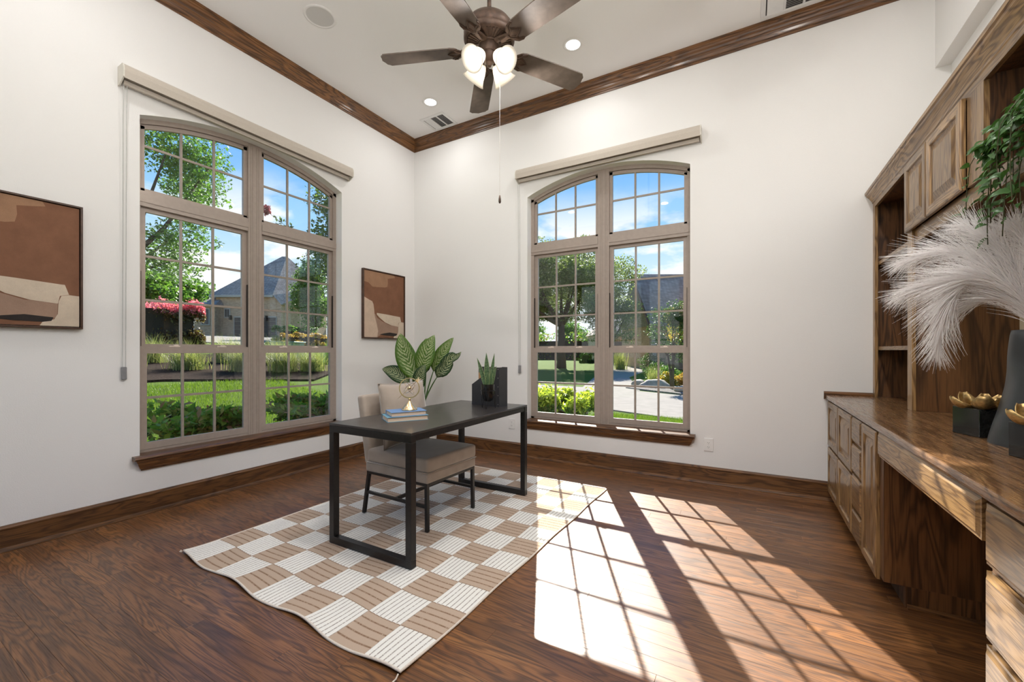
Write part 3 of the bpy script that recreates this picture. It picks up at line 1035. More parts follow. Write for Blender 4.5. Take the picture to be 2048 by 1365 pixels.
# ------------------------------------------------------------------ paintings
def painting(label, y0, y1, z0, z1):
    root = thing('framed_painting', label, 'painting', (0, (y0 + y1) / 2, z0), 'pair of framed abstract paintings')
    fr = MB()
    t, dp = 0.012, 0.036
    for a in ((y0, z0, y1, z0 + t), (y0, z1 - t, y1, z1), (y0, z0 + t, y0 + t, z1 - t), (y1 - t, z0 + t, y1, z1 - t)):
        fr.box((0.0, a[0], a[1]), (dp, a[2], a[3]))
    fr.build('frame', 'frame_walnut', root, bevel=0.0015)
    cw, chh = y1 - y0 - 2 * t - 0.008, z1 - z0 - 2 * t - 0.008
    cy, cz = y0 + t + 0.004, z0 + t + 0.004
    # u runs left to right as seen from the room (towards +y), v upwards
    P = lambda u, v, x: (x, cy + u * cw, cz + v * chh)
    cv = MB().box((0.002, cy, cz), (0.024, cy + cw, cz + chh)).build('canvas', 'paint_brown', root)

    def patch(nm, pts, mat, lvl):
        b = MB()
        b.prism(pts, lambda u, v, a: P(u, v, a), 0.0238, 0.0242 + 0.0003 * lvl)
        b.build(nm, mat, cv)

    patch('tan_shape', [(0.0, 1.0), (0.74, 1.0), (0.76, 0.965), (0.66, 0.945), (0.57, 0.93), (0.575, 0.86), (0.56, 0.80), (0.50, 0.785), (0.20, 0.765), (0.10, 0.82), (0.0, 0.83)], 'paint_tan', 1)
    patch('mauve_shape', [(0.26, 0.36), (0.31, 0.30), (0.45, 0.245), (0.62, 0.20), (0.845, 0.185), (0.84, 0.075), (0.80, 0.050), (0.40, 0.045), (0.30, 0.0), (0.15, 0.0), (0.12, 0.30)], 'paint_mauve', 2)
    patch('sand_shape', [(0.0, 0.60), (0.13, 0.56), (0.19, 0.545), (0.22, 0.50), (0.235, 0.42), (0.25, 0.32), (0.30, 0.20), (0.33, 0.10), (0.31, 0.0), (0.0, 0.0)], 'paint_sand', 3)
    patch('cream_band', [(0.30, 0.375), (0.55, 0.365), (0.87, 0.345), (0.895, 0.345), (0.925, 0.265), (0.86, 0.25), (0.845, 0.185), (0.66, 0.20), (0.50, 0.24), (0.36, 0.31), (0.30, 0.35)], 'paint_cream', 4)
    patch('cream_corner', [(0.925, 0.262), (1.0, 0.258), (1.0, 0.0), (0.72, 0.0), (0.74, 0.03), (0.82, 0.055), (0.845, 0.10), (0.85, 0.20), (0.87, 0.25)], 'paint_cream', 5)
    patch('black_shape', [(0.36, 0.048), (0.48, 0.068), (0.62, 0.085), (0.815, 0.070), (0.80, 0.040), (0.74, 0.030), (0.55, 0.034)], 'paint_black', 6)
    return root


painting('large brown abstract painting left of the left window, cut by the picture edge', -3.83, -3.168, 1.342, 2.150)
painting('brown and cream abstract painting between the two windows', -0.868, -0.206, 1.342, 2.150)


# ------------------------------------------------------------------ outlets
def outlet(label, x, z, w=0.078, h=0.118):
    root = thing('wall_outlet', label, 'outlet', (x, 0, z - h / 2), 'outlets on the back wall')
    MB().box((x - w / 2, -0.006, z - h / 2), (x + w / 2, 0, z + h / 2)).build('cover_plate', 'white_plastic', root, bevel=0.003, seg=2)
    for s in (-1, 1):
        r = MB()
        cz = z + s * 0.020
        r.prism([(math.cos(t) * 0.0165, max(-0.012, min(0.012, math.sin(t) * 0.0165))) for t in [2 * PI * k / 16 for k in range(16)]],
                lambda u, v, a: (x + u, -a, cz + v), 0.004, 0.0085)
        ro = r.build('receptacle', 'white_plastic', root)
        sl = MB()
        for dx in (-0.006, 0.006):
            sl.box((x + dx - 0.0011, -0.0089, cz - 0.002), (x + dx + 0.0011, -0.0084, cz + 0.006))
        sl.tube([(x, -0.0084, cz - 0.007), (x, -0.0089, cz - 0.007)], 0.0022, 8)
        sl.build('slots', 'vent_dark', ro)
    MB().tube([(x, -0.0055, z), (x, -0.0075, z)], 0.0028, 8).build('screw', 'nickel', root)
    return root


outlet('white wall outlet to the right of the right window', 3.539, 0.350)
outlet('white wall outlet under the desk beside the right window', 1.491, 0.362)

# ------------------------------------------------------------------ ceiling fittings
can_root = None


def can_light(label, x, y, watt=None):
    root = thing('recessed_light', label, 'ceiling light', (x, y, HC), 'recessed ceiling lights')
    ring = MB().lathe([(0.062, -0.001), (0.064, -0.006), (0.086, -0.005), (0.092, 0.0)], 36, c=(x, y, HC))
    ring.build('trim_ring', 'white_plastic', root, smooth=True)
    MB().lathe([(0.063, -0.004), (0.060, -0.0015), (0.0, -0.0015)], 36, c=(x, y, HC)).build('lens', 'can_lens_lit', root)
    ld = bpy.data.lights.new('can_lamp', 'AREA')
    ld.shape = 'DISK'
    ld.size = 0.11
    ld.energy = watt or CAN_W
    ld.color = (1.0, 0.985, 0.965)
    lo = bpy.data.objects.new('can_lamp', ld)
    COL.objects.link(lo)
    lo.parent = root
    lo.location = (0, 0, -0.008)
    return root


can_light('lit recessed light nearest the room corner', 0.791, -0.594)
can_light('lit recessed light to the right of the fan', 2.481, -0.622)
can_light('unseen recessed light added to brighten the oak counter', 4.12, -2.10, 26.0)  # cans from here down are unseen, added to brighten the room
can_light('unseen recessed light added over the viewer for fill', 4.12, -3.65, 26.0)
can_light('unseen recessed light added near the left painting for fill', 0.79, -3.35)
can_light('unseen recessed light added behind the fan for fill', 2.48, -3.75)

sp = thing('ceiling_speaker', 'round white ceiling speaker near the crown moulding', 'speaker', (0.786, -1.955, HC))
MB().lathe([(0.104, -0.004), (0.108, -0.007), (0.122, -0.006), (0.126, 0.0)], 40, c=(0.786, -1.955, HC)).build('rim', 'white_plastic', sp, smooth=True)
MB().lathe([(0.105, -0.004), (0.0, -0.005)], 40, c=(0.786, -1.955, HC)).build('grille', 'grey_mesh', sp, smooth=True)


def ceiling_vent(label, x0, x1, y0, y1):
    root = thing('ceiling_vent', label, 'vent', ((x0 + x1) / 2, (y0 + y1) / 2, HC), 'white ceiling air vents')
    b = 0.035
    fr = MB()
    for a in ((x0, y0, x1, y0 + b), (x0, y1 - b, x1, y1), (x0, y0 + b, x0 + b, y1 - b), (x1 - b, y0 + b, x1, y1 - b)):
        fr.box((a[0], a[1], HC - 0.008), (a[2], a[3], HC))
    w3 = (x1 - x0 - 2 * b)
    for k in (1, 2):
        xx = x0 + b + w3 * k / 3
        fr.box((xx - 0.009, y0 + b, HC - 0.007), (xx + 0.009, y1 - b, HC))
    fr.build('frame', 'vent_white', root, bevel=0.002)
    MB().box((x0 + b, y0 + b, HC - 0.0008), (x1 - b, y1 - b, HC - 0.0002)).build('throat', 'vent_dark', root)
    for k in range(3):
        xa, xb = x0 + b + w3 * k / 3 + 0.009, x0 + b + w3 * (k + 1) / 3 - 0.009
        n = 12
        for i in range(n):
            yc = y0 + b + (y1 - y0 - 2 * b) * (i + 0.5) / n
            s = MB()
            t = 0.0085 * (-1 if k else 1)
            s.add([(xa, yc - t * 0.72, HC - 0.002), (xb, yc - t * 0.72, HC - 0.002), (xb, yc + t * 0.72, HC - 0.008), (xa, yc + t * 0.72, HC - 0.008),
                   (xa, yc - t * 0.72 + 0.001, HC - 0.001), (xb, yc - t * 0.72 + 0.001, HC - 0.001), (xb, yc + t * 0.72 + 0.001, HC - 0.007), (xa, yc + t * 0.72 + 0.001, HC - 0.007)],
                  [(0, 1, 2, 3), (4, 7, 6, 5), (0, 4, 5, 1), (2, 6, 7, 3), (0, 3, 7, 4), (1, 5, 6, 2)])
            s.build('louver', 'vent_white', root)
    return root


ceiling_vent('white ceiling vent by the room corner', 0.435, 0.790, -0.385, -0.095)
ceiling_vent('white ceiling vent at the top right over the crown moulding', 3.94, 4.40, -0.40, -0.100)

# ------------------------------------------------------------------ ceiling fan
FX, FY = 2.533, -2.086
fan = thing('ceiling_fan', 'dark bronze ceiling fan with five blades and four lit glass shades', 'ceiling fan', (FX, FY, HC))
F0 = (FX, FY, 0)
MB().lathe([(0.0, HC), (0.065, HC), (0.068, HC - 0.02), (0.050, HC - 0.06), (0.022, HC - 0.075), (0.0, HC - 0.075)], 28, c=F0).build('canopy', 'bronze', fan, smooth=True)
MB().lathe([(0.0125, HC - 0.07), (0.0125, 3.145)], 16, c=F0).build('downrod', 'bronze', fan, smooth=True)
mo = MB().lathe([(0.0, 3.1800), (0.020, 3.1800), (0.024, 3.1500), (0.085, 3.1430), (0.125, 3.1250), (0.146, 3.0950), (0.150, 3.0630), (0.146, 3.0530), (0.150, 3.0450),
                 (0.150, 3.0270), (0.143, 3.0150), (0.132, 3.0110), (0.128, 3.0170), (0.066, 3.0050), (0.064, 2.9950), (0.0, 2.9950)], 48, c=F0)
motor = mo.build('motor_housing', 'bronze', fan, smooth='auto')
for k in range(40):
    a = 2 * PI * k / 40
    if k % 8 in (0,):
        continue
    ca, sa = math.cos(a), math.sin(a)
    r = MB()
    q = lambda rr, t, z: (FX + ca * rr - sa * t, FY + sa * rr + ca * t, z)
    r.add([q(0.068, -0.0026, 3.0010), q(0.128, -0.0046, 3.0105), q(0.128, 0.0046, 3.0105), q(0.068, 0.0026, 3.0010),
           q(0.068, -0.0026, 3.0090), q(0.128, -0.0046, 3.0190), q(0.128, 0.0046, 3.0190), q(0.068, 0.0026, 3.0090)],
          [(3, 2, 1, 0), (0, 1, 5, 4), (1, 2, 6, 5), (2, 3, 7, 6), (3, 0, 4, 7)])
    r.build('vent_rib', 'bronze', motor)
MB().lathe([(0.128, 3.0185), (0.066, 3.0065)], 48, c=F0).build('vent_well', 'vent_dark', motor)
MB().lathe([(0.056, 3.0010), (0.058, 2.9900), (0.054, 2.962), (0.046, 2.950), (0.050, 2.945), (0.050, 2.925), (0.036, 2.905), (0.018, 2.897), (0.012, 2.875), (0.0, 2.870)], 32, c=F0).build('switch_housing', 'bronze', fan, smooth='auto')
ZB = 2.972
blade_prof = [(0.185, 0.040), (0.200, 0.054), (0.225, 0.0615), (0.30, 0.0645), (0.45, 0.068), (0.60, 0.0705), (0.632, 0.0705), (0.640, 0.060), (0.652, 0.050), (0.655, 0.030), (0.664, 0.0)]
outline = blade_prof + [(x, -y) for x, y in reversed(blade_prof[:-1])]
iron_prof = [(0.10, 0.009), (0.15, 0.010), (0.165, 0.018), (0.170, 0.036), (0.192, 0.056), (0.222, 0.063), (0.238, 0.057), (0.226, 0.046), (0.205, 0.040), (0.203, 0.030),
             (0.226, 0.020), (0.240, 0.010), (0.252, 0.0)]
iron_out = iron_prof + [(x, -y) for x, y in reversed(iron_prof[:-1])]
pit = math.radians(12)
for k in range(5):
    a = math.radians(57.85 + 72 * k)
    ca, sa = math.cos(a), math.sin(a)

    def bl(u, v, dz, ca=ca, sa=sa, pitch=True):
        t = v * math.cos(pit)
        z = ZB + dz - v * math.sin(pit)
        return (FX + ca * u - sa * t, FY + sa * u + ca * t, z)
    MB().prism(outline, lambda u, v, d, bl=bl: bl(u, v, d), 0.0, 0.006).build('fan_blade', 'fan_blade', fan)
    ir = MB()
    ir.prism(iron_out, lambda u, v, d, bl=bl: bl(u, v, d), -0.006, -0.0005)
    for sg in (-1, 1):
        ir.tube([bl(0.166, sg * 0.012, -0.007), bl(0.190, sg * 0.030, -0.008), bl(0.200, sg * 0.050, -0.008), bl(0.224, sg * 0.058, -0.007)], [0.004, 0.005, 0.005, 0.003], 6)
        ir.tube([bl(0.176, sg * 0.006, -0.007), bl(0.200, sg * 0.022, -0.008), bl(0.222, sg * 0.016, -0.008), bl(0.246, 0.0, -0.007)], [0.003, 0.004, 0.004, 0.002], 6)
    hub = (FX + ca * 0.060, FY + sa * 0.060, 2.998)
    mid = (FX + ca * 0.110, FY + sa * 0.110, 2.992)
    ir.tube([hub, (FX + ca * 0.085, FY + sa * 0.085, 2.998), mid, bl(0.140, 0, 0.010), bl(0.172, 0, -0.003)], [0.012, 0.011, 0.010, 0.010, 0.012], 8, flat=1.7)
    ir.build('blade_iron', 'bronze', fan)
shade_prof = [(0.020, 0.0), (0.026, 0.006), (0.036, 0.022), (0.046, 0.048), (0.053, 0.075), (0.064, 0.098), (0.072, 0.108), (0.070, 0.109), (0.062, 0.099), (0.051, 0.076), (0.044, 0.048), (0.034, 0.022), (0.024, 0.007), (0.018, 0.002)]
azc = math.degrees(math.atan2(CAM_POS.y - FY, CAM_POS.x - FX))
for k in range(4):
    a = math.radians(azc + 45 + 90 * k)
    dirv = Vector((math.cos(a) * math.sin(math.radians(50)), math.sin(a) * math.sin(math.radians(50)), -math.cos(math.radians(50))))
    M = dirv.to_track_quat('Z', 'Y').to_matrix()
    base = Vector((FX + math.cos(a) * 0.056, FY + math.sin(a) * 0.056, 2.918))
    ar = MB().tube([(FX + math.cos(a) * 0.030, FY + math.sin(a) * 0.030, 2.928), tuple(base - dirv * 0.018), tuple(base + dirv * 0.004)], [0.012, 0.014, 0.021], 12)
    ar.build('lamp_arm', 'bronze', fan, smooth='auto')
    so = MB().lathe(shade_prof, 30, M=M, c=tuple(base)).build('glass_shade', 'frosted_glass', fan, smooth=True)
    cb = base + dirv * 0.070
    ball = [(0.0, -0.052), (0.014, -0.050), (0.016, -0.032), (0.024, -0.022), (0.030, -0.006), (0.030, 0.008), (0.022, 0.022), (0.010, 0.029), (0.0, 0.030)]
    MB().lathe(ball, 20, M=M, c=tuple(cb)).build('bulb', 'bulb_lit', so, smooth=True)
    ld = bpy.data.lights.new('bulb_lamp', 'SPOT')
    ld.spot_size = math.radians(168)
    ld.spot_blend = 0.35
    ld.energy = BULB_W
    ld.color = (1.0, 0.98, 0.955)
    ld.shadow_soft_size = 0.02
    lo = bpy.data.objects.new('bulb_lamp', ld)
    COL.objects.link(lo)
    lo.parent = so
    lo.location = cb + dirv * 0.045 - WORLD_ROOTS[fan.name]
    lo.rotation_euler = dirv.to_track_quat('-Z', 'Y').to_euler()
rtv = Vector((math.cos(YAW), math.sin(YAW), 0))
pc = Vector((FX, FY, 0)) + rtv * 0.040
cbx = pc + rtv * 0.022
ch = MB().tube([(pc.x, pc.y, 2.93), (cbx.x, cbx.y, 2.80), (cbx.x, cbx.y, 2.115)], 0.0013, 6).build('pull_chain', 'nickel', fan)
MB().lathe([(0.0, 2.118), (0.004, 2.115), (0.007, 2.095), (0.0075, 2.080), (0.005, 2.070), (0.0, 2.068)], 14, c=(cbx.x, cbx.y, 0)).build('chain_fob', 'bronze', fan, smooth=True)
pc2 = Vector((FX, FY, 0)) - rtv * 0.006
MB().tube([(pc2.x, pc2.y - 0.03, 2.90), (pc2.x, pc2.y - 0.045, 2.80)], 0.0011, 6).build('pull_chain', 'nickel', fan)

# ------------------------------------------------------------------ rug
RU, RV, CELL = 9, 12, 0.199
rug = thing('checked_rug', 'cream and tan checked flatweave rug under the desk', 'rug', (0.955, -2.985, 0.0), world=False, rotz=math.radians(-1.0))
nu, nv = RU * 32, RV * 24
us = np.linspace(0, RU, nu + 1)
vs_ = np.linspace(0, RV, nv + 1)
UU, VV = np.meshgrid(us, vs_, indexing='ij')
ci, cj = np.minimum(UU.astype(int), RU - 1), np.minimum(VV.astype(int), RV - 1)
cream = ((ci + cj) % 2 == 0)
rib = np.abs(np.sin(PI * UU * 8)) ** 0.6
rib2 = np.abs(np.sin(PI * VV * 5)) ** 0.35
Z = np.where(cream, 0.0050 + 0.0030 * rib, 0.0050 + 0.0012 * rib2)
ed = np.exp(-VV * 2.2)
wave = 0.006 * ed * (1 + np.sin(UU * 2.3 + 0.4)) + 0.004 * np.exp(-UU * 3) * ed
X = UU * CELL + 0.004 * np.sin(VV * 1.9 + UU * 1.2) * np.minimum(1, UU) + 0.010 * ed * np.sin(UU * 1.7)
Y = VV * CELL + 0.012 * ed * np.sin(UU * 2.1 + 2.0) - 0.012 * (UU / RU) * ed + 0.006 * np.sin(UU * 2.3) * np.minimum(1, VV) * np.minimum(1, RV - VV)
Z = Z + wave
me = bpy.data.meshes.new('weave')
Vt = np.stack([X, Y, Z], -1).reshape(-1, 3)
idx = np.arange((nu + 1) * (nv + 1)).reshape(nu + 1, nv + 1)
Q = np.stack([idx[:-1, :-1], idx[1:, :-1], idx[1:, 1:], idx[:-1, 1:]], -1).reshape(-1, 4)
me.vertices.add(len(Vt))
me.vertices.foreach_set('co', Vt.astype(np.float32).ravel())
me.loops.add(Q.size)
me.loops.foreach_set('vertex_index', Q.ravel().astype(np.int32))
me.polygons.add(len(Q))
me.polygons.foreach_set('loop_start', np.arange(0, Q.size, 4, dtype=np.int32))
me.polygons.foreach_set('loop_total', np.full(len(Q), 4, np.int32))
uvl = me.uv_layers.new(name='UVMap')
UVv = np.stack([UU, VV], -1).reshape(-1, 2)
uvl.data.foreach_set('uv', UVv[Q.ravel()].astype(np.float32).ravel())
cu, cvv = ((us[:-1] + us[1:]) / 2).astype(int), ((vs_[:-1] + vs_[1:]) / 2).astype(int)
mi = (cu[:, None] + cvv[None, :]) % 2
me.materials.append(MATS['rug_cream'])
me.materials.append(MATS['rug_tan'])
me.polygons.foreach_set('material_index', mi.ravel().astype(np.int32))
me.polygons.foreach_set('use_smooth', np.ones(len(Q), bool))
me.update(calc_edges=True)
wo_ = bpy.data.objects.new('weave', me)
COL.objects.link(wo_)
wo_.parent = rug
bd = MB()
G = Vt.reshape(nu + 1, nv + 1, 3)
loop = [G[i, 0] for i in range(0, nu, 4)] + [G[nu, j] for j in range(0, nv, 4)] + [G[i, nv] for i in range(nu, 0, -4)] + [G[0, j] for j in range(nv, 0, -4)]
bd.tube([(p[0], p[1], max(p[2] - 0.0015, 0.0055)) for p in loop], 0.0055, 6, closed=True)
bd.build('edge_binding', 'rug_binding', rug, smooth=True)
tw = MB()
tw.tube([(0, 0, 0.012), (-0.008, -0.006, 0.014), (-0.012, 0.002, 0.018), (-0.010, 0.006, 0.010)], 0.003, 6)
tw.tube([(RU * CELL, -0.012, 0.012), (RU * CELL + 0.008, -0.03, 0.009), (RU * CELL + 0.006, -0.045, 0.006)], 0.003, 6)
tw.build('corner_thread', 'rug_binding', rug)

# ------------------------------------------------------------------ desk
RZ = 0.010                               # height of the rug pile
desk = thing('writing_desk', 'black steel frame writing desk on the checked rug', 'desk', (1.93, -1.78, RZ), world=False, rotz=math.radians(0.4))
hx, hy, ht = 0.338, 0.685, 0.742
MB().box((-hx, -hy, ht - 0.014), (hx, hy, ht)).build('desktop', 'desk_top', desk, bevel=0.0015)
q = 0.042
for sy in (-1, 1):
    yc = sy * (hy - q / 2)
    lg = MB()
    lg.box((-hx, yc - q / 2, 0), (hx, yc + q / 2, q))
    for sx in (-1, 1):
        lg.box((sx * hx, yc - q / 2, q), (sx * (hx - q), yc + q / 2, ht - 0.014 - q))
    lg.box((-hx, yc - q / 2, ht - 0.014 - q), (hx, yc + q / 2, ht - 0.0145))
    lg.build('leg_frame', 'black_metal', desk, bevel=0.002)
for sx in (-1, 1):
    MB().box((sx * (hx - 0.004), -hy + q, ht - 0.050), (sx * (hx - 0.026), hy - q, ht - 0.0145)).build('side_rail', 'black_metal', desk, bevel=0.0015)
MB().box((-hx + 0.03, -0.02, ht - 0.04), (hx - 0.03, 0.02, ht - 0.0145)).build('cross_brace', 'black_metal', desk)


# ------------------------------------------------------------------ chair and cushion
def soft_box(mb, a, b, r, mat=0, seg=4):
    """box with rounded edges (superellipse cage)"""
    bm = bmesh.new()
    bmesh.ops.create_cube(bm, size=1.0)
    sx, sy, sz = b[0] - a[0], b[1] - a[1], b[2] - a[2]
    for v in bm.verts:
        v.co = Vector((a[0] + (v.co.x + 0.5) * sx, a[1] + (v.co.y + 0.5) * sy, a[2] + (v.co.z + 0.5) * sz))
    bmesh.ops.bevel(bm, geom=list(bm.edges), offset=r, segments=seg, profile=0.6, affect='EDGES')
    bm.verts.index_update()
    mb.add([tuple(v.co) for v in bm.verts], [tuple(v.index for v in f.verts) for f in bm.faces], mat)
    bm.free()
    return mb


CH = Vector((1.735, -1.795, RZ))
chair = thing('dining_chair', 'beige velvet chair with black metal legs tucked behind the desk', 'chair', tuple(CH), world=False, rotz=math.radians(-2.0))
# local: x forward (towards the desk front), y across
cw2, f0, f1 = 0.262, -0.30, 0.315
soft_box(MB(), (f0 + 0.01, -cw2, 0.315), (f1, cw2, 0.385), 0.016).build('seat_base', 'velvet', chair, smooth=True)
cs = MB()
soft_box(cs, (f0 + 0.03, -cw2 - 0.003, 0.384), (f1 + 0.006, cw2 + 0.003, 0.482), 0.028)
so = cs.build('seat_cushion', 'velvet', chair, smooth=True)
rim = [(f0 + 0.04, -cw2 + 0.012), (f1 - 0.012, -cw2 + 0.012), (f1 - 0.012, cw2 - 0.012), (f0 + 0.04, cw2 - 0.012)]
MB().tube([(f0 + 0.03, -cw2 - 0.001, 0.386), (f1 + 0.003, -cw2 - 0.001, 0.386), (f1 + 0.003, cw2 + 0.001, 0.386), (f0 + 0.03, cw2 + 0.001, 0.386)], 0.004, 6, closed=True).build('welt_seam', 'velvet', so, smooth=True)
bk = MB()
bk2 = MB()
soft_box(bk2, (-0.036, -cw2, 0.0), (0.036, cw2, 0.50), 0.026)
lean = math.radians(11)
for v in bk2.v:
    x, yv, z = v
    bk.v.append((f0 + 0.035 + x * math.cos(lean) - z * math.sin(lean), yv, 0.370 + z * math.cos(lean) + x * math.sin(lean)))
bk.f, bk.m = bk2.f, bk2.m
bk.build('backrest', 'velvet', chair, smooth=True)
lw = 0.024


def leg_bar(mb, a, b, w=lw):
    a, b = Vector(a), Vector(b)
    h = w / 2
    vs = []
    for p in (a, b):
        vs += [(p.x - h, p.y - h, p.z), (p.x + h, p.y - h, p.z), (p.x + h, p.y + h, p.z), (p.x - h, p.y + h, p.z)]
    mb.add(vs, [(3, 2, 1, 0), (4, 5, 6, 7), (0, 1, 5, 4), (1, 2, 6, 5), (2, 3, 7, 6), (3, 0, 4, 7)])
    return mb


yl = cw2 - 0.016
for sy in (-1, 1):
    leg_bar(MB(), (0.300, sy * yl, 0.0), (0.296, sy * yl, 0.300)).build('leg', 'black_metal', chair, bevel=0.0015)
    leg_bar(MB(), (-0.325, sy * yl, 0.0), (-0.270, sy * yl, 0.300)).build('leg', 'black_metal', chair, bevel=0.0015)
    MB().box((-0.296, sy * yl - 0.009, 0.150), (0.288, sy * yl + 0.009, 0.170)).build('side_stretcher', 'black_metal', chair, bevel=0.001)
MB().box((-0.010, -yl + 0.009, 0.150), (0.012, yl - 0.009, 0.170)).build('cross_stretcher', 'black_metal', chair, bevel=0.001)
fm = MB()
for sy in (-1, 1):
    fm.box((-0.282, sy * yl - 0.012, 0.298), (0.308, sy * yl + 0.012, 0.316))
fm.box((0.284, -yl + 0.012, 0.298), (0.308, yl - 0.012, 0.316)).box((-0.282, -yl + 0.012, 0.298), (-0.258, yl - 0.012, 0.316))
fm.build('seat_frame', 'black_metal', chair, bevel=0.001)

# cushion leaning on the backrest
cu_ = thing('throw_cushion', 'plump beige velvet cushion leaning on the chair back', 'cushion', (CH.x - 0.208, CH.y + 0.015, RZ + 0.483), world=False)
n = 22
S = 0.235
g2 = []
cmb_ = MB()
rows = {}
vv = []
for side in (1, -1):
    for i in range(n + 1):
        for j in range(n + 1):
            u, v = -1 + 2 * i / n, -1 + 2 * j / n
            th = 0.078 * (max(0.0, (1 - u ** 2)) ** 0.42) * (max(0.0, (1 - v ** 2)) ** 0.42) * (1 + 0.10 * math.sin(3 * u + 1) * math.cos(2.5 * v))
            pin = 1 - 0.055 * (1 - u * u) * (v * v) - 0.0
            pin2 = 1 - 0.055 * (1 - v * v) * (u * u)
            ear = 1 + 0.02 * (abs(u) * abs(v)) ** 4
            yy_, zz_ = u * S * pin2 * ear, v * S * pin * ear
            vv.append((side * th, yy_, zz_))
lean2 = math.radians(13)
vv2 = []
for x, yy_, zz_ in vv:
    z = zz_ + S * 0.93
    vv2.append((x * math.cos(lean2) - z * math.sin(lean2) + 0.085, yy_ + 0.02 * (z / S - 1), z * math.cos(lean2) + x * math.sin(lean2)))
zmin = min(p[2] for p in vv2)
vv2 = [(p[0], p[1], p[2] - zmin) for p in vv2]
N1 = (n + 1) * (n + 1)
fcs = []
for s_ in range(2):
    for i in range(n):
        for j in range(n):
            a = s_ * N1 + i * (n + 1) + j
            fcs.append((a, a + 1, a + n + 2, a + n + 1))
cmb_.add(vv2, fcs)
cmb_.build('cushion_body', 'velvet', cu_, smooth=True, weld=True)
edge = [vv2[i * (n + 1)] for i in range(n)] + [vv2[n * (n + 1) + j] for j in range(n)] + [vv2[i * (n + 1) + n] for i in range(n, 0, -1)] + [vv2[j] for j in range(n, 0, -1)]
MB().tube(edge, 0.0035, 6, closed=True).build('edge_seam', 'velvet', cu_, smooth=True)

# ------------------------------------------------------------------ things on the desk
TOP = RZ + 0.742


def book(name, label, cx_, cy_, z0, w, l, t, rot, cover):
    root = thing(name, label, 'book', (cx_, cy_, z0), 'books under the armillary', world=False, rotz=rot)
    c = 0.0025
    # spine at -x side
    b = MB().box((-w / 2, -l / 2, 0), (w / 2, l / 2, c)).box((-w / 2, -l / 2, t - c), (w / 2, l / 2, t))
    b.build('cover', cover, root, bevel=0.0006)
    MB().box((-w / 2 - 0.001, -l / 2, 0.0001), (-w / 2 + c, l / 2, t - 0.0001)).build('spine', cover, root, bevel=0.0008)
    MB().box((-w / 2 + c, -l / 2 + 0.005, c), (w / 2 - 0.006, l / 2 - 0.005, t - c)).build('pages', 'page_paper', root)
    return root


BC = (1.905, -2.130)
book('hardback_book', 'lower teal-blue hardback book of the stack on the desk', BC[0], BC[1], TOP, 0.180, 0.262, 0.031, math.radians(-32), 'teal_cover')
book('hardback_book', 'upper blue hardback book under the brass armillary', BC[0] + 0.004, BC[1] + 0.006, TOP + 0.031, 0.160, 0.228, 0.028, math.radians(-31), 'blue_cover')
AZ = TOP + 0.059
arm = thing('armillary_globe', 'brass armillary globe standing on the blue books', 'ornament', (BC[0] + 0.018, BC[1] + 0.022, AZ), world=False, rotz=math.radians(30))
MB().lathe([(0.0, 0.0), (0.050, 0.0), (0.051, 0.004), (0.049, 0.010), (0.046, 0.012), (0.044, 0.016), (0.030, 0.032), (0.016, 0.048), (0.009, 0.060), (0.008, 0.066), (0.011, 0.070), (0.008, 0.075), (0.0, 0.076)], 32).build('base', 'brass', arm, smooth=True)
cz = 0.076 + 0.068


def ring(name, R, M, w, t, n=48):
    b = MB()
    vs, fs = [], []
    for k in range(n):
        a = 2 * PI * k / n
        for rr, h in ((R - t, -w), (R, -w), (R, w), (R - t, w)):
            vs.append(tuple(M @ Vector((rr * math.cos(a), rr * math.sin(a), h)) + Vector((0, 0, cz))))
    for k in range(n):
        j = (k + 1) % n
        for i in range(4):
            fs.append((k * 4 + i, k * 4 + (i + 1) % 4, j * 4 + (i + 1) % 4, j * 4 + i))
    b.add(vs, fs)
    return b.build(name, 'brass', arm, smooth='auto')


ring('meridian_ring', 0.068, Matrix.Rotation(PI / 2, 3, 'X'), 0.0035, 0.003)
ring('outer_band', 0.064, Matrix.Rotation(math.radians(70), 3, 'Y') @ Matrix.Rotation(PI / 2, 3, 'X'), 0.0022, 0.0022)
ring('inner_ring', 0.050, Matrix.Rotation(math.radians(55), 3, 'Y'), 0.0016, 0.0018)
ring('inner_ring', 0.044, Matrix.Rotation(math.radians(-35), 3, 'Y') @ Matrix.Rotation(math.radians(30), 3, 'X'), 0.0016, 0.0018)
ax_d = Vector((-0.72, -0.1, -0.69)).normalized()
pp = [Vector((0, 0, cz)) + ax_d * t for t in (-0.082, -0.06, 0.0, 0.085, 0.105)]
MB().tube(pp, [0.001, 0.0022, 0.0022, 0.0018, 0.0004], 8).build('arrow', 'brass', arm, smooth=True)
fl = MB()
for t0 in (-0.082, -0.066):
    for sg in (-1, 1):
        p0 = Vector((0, 0, cz)) + ax_d * t0
        sidev = ax_d.cross(Vector((0, 1, 0))).normalized() * sg
        fl.add([tuple(p0), tuple(p0 - ax_d * 0.016 + sidev * 0.010), tuple(p0 - ax_d * 0.004 + sidev * 0.010), tuple(p0 + ax_d * 0.012)], [(0, 1, 2, 3)])
fl.build('fletching', 'brass', arm)
MB().lathe([(0.0, -0.012), (0.008, -0.009), (0.0115, -0.003), (0.0115, 0.003), (0.008, 0.009), (0.0, 0.012)], 20, c=(0, 0, cz)).build('centre_ball', 'brass', arm, smooth=True)

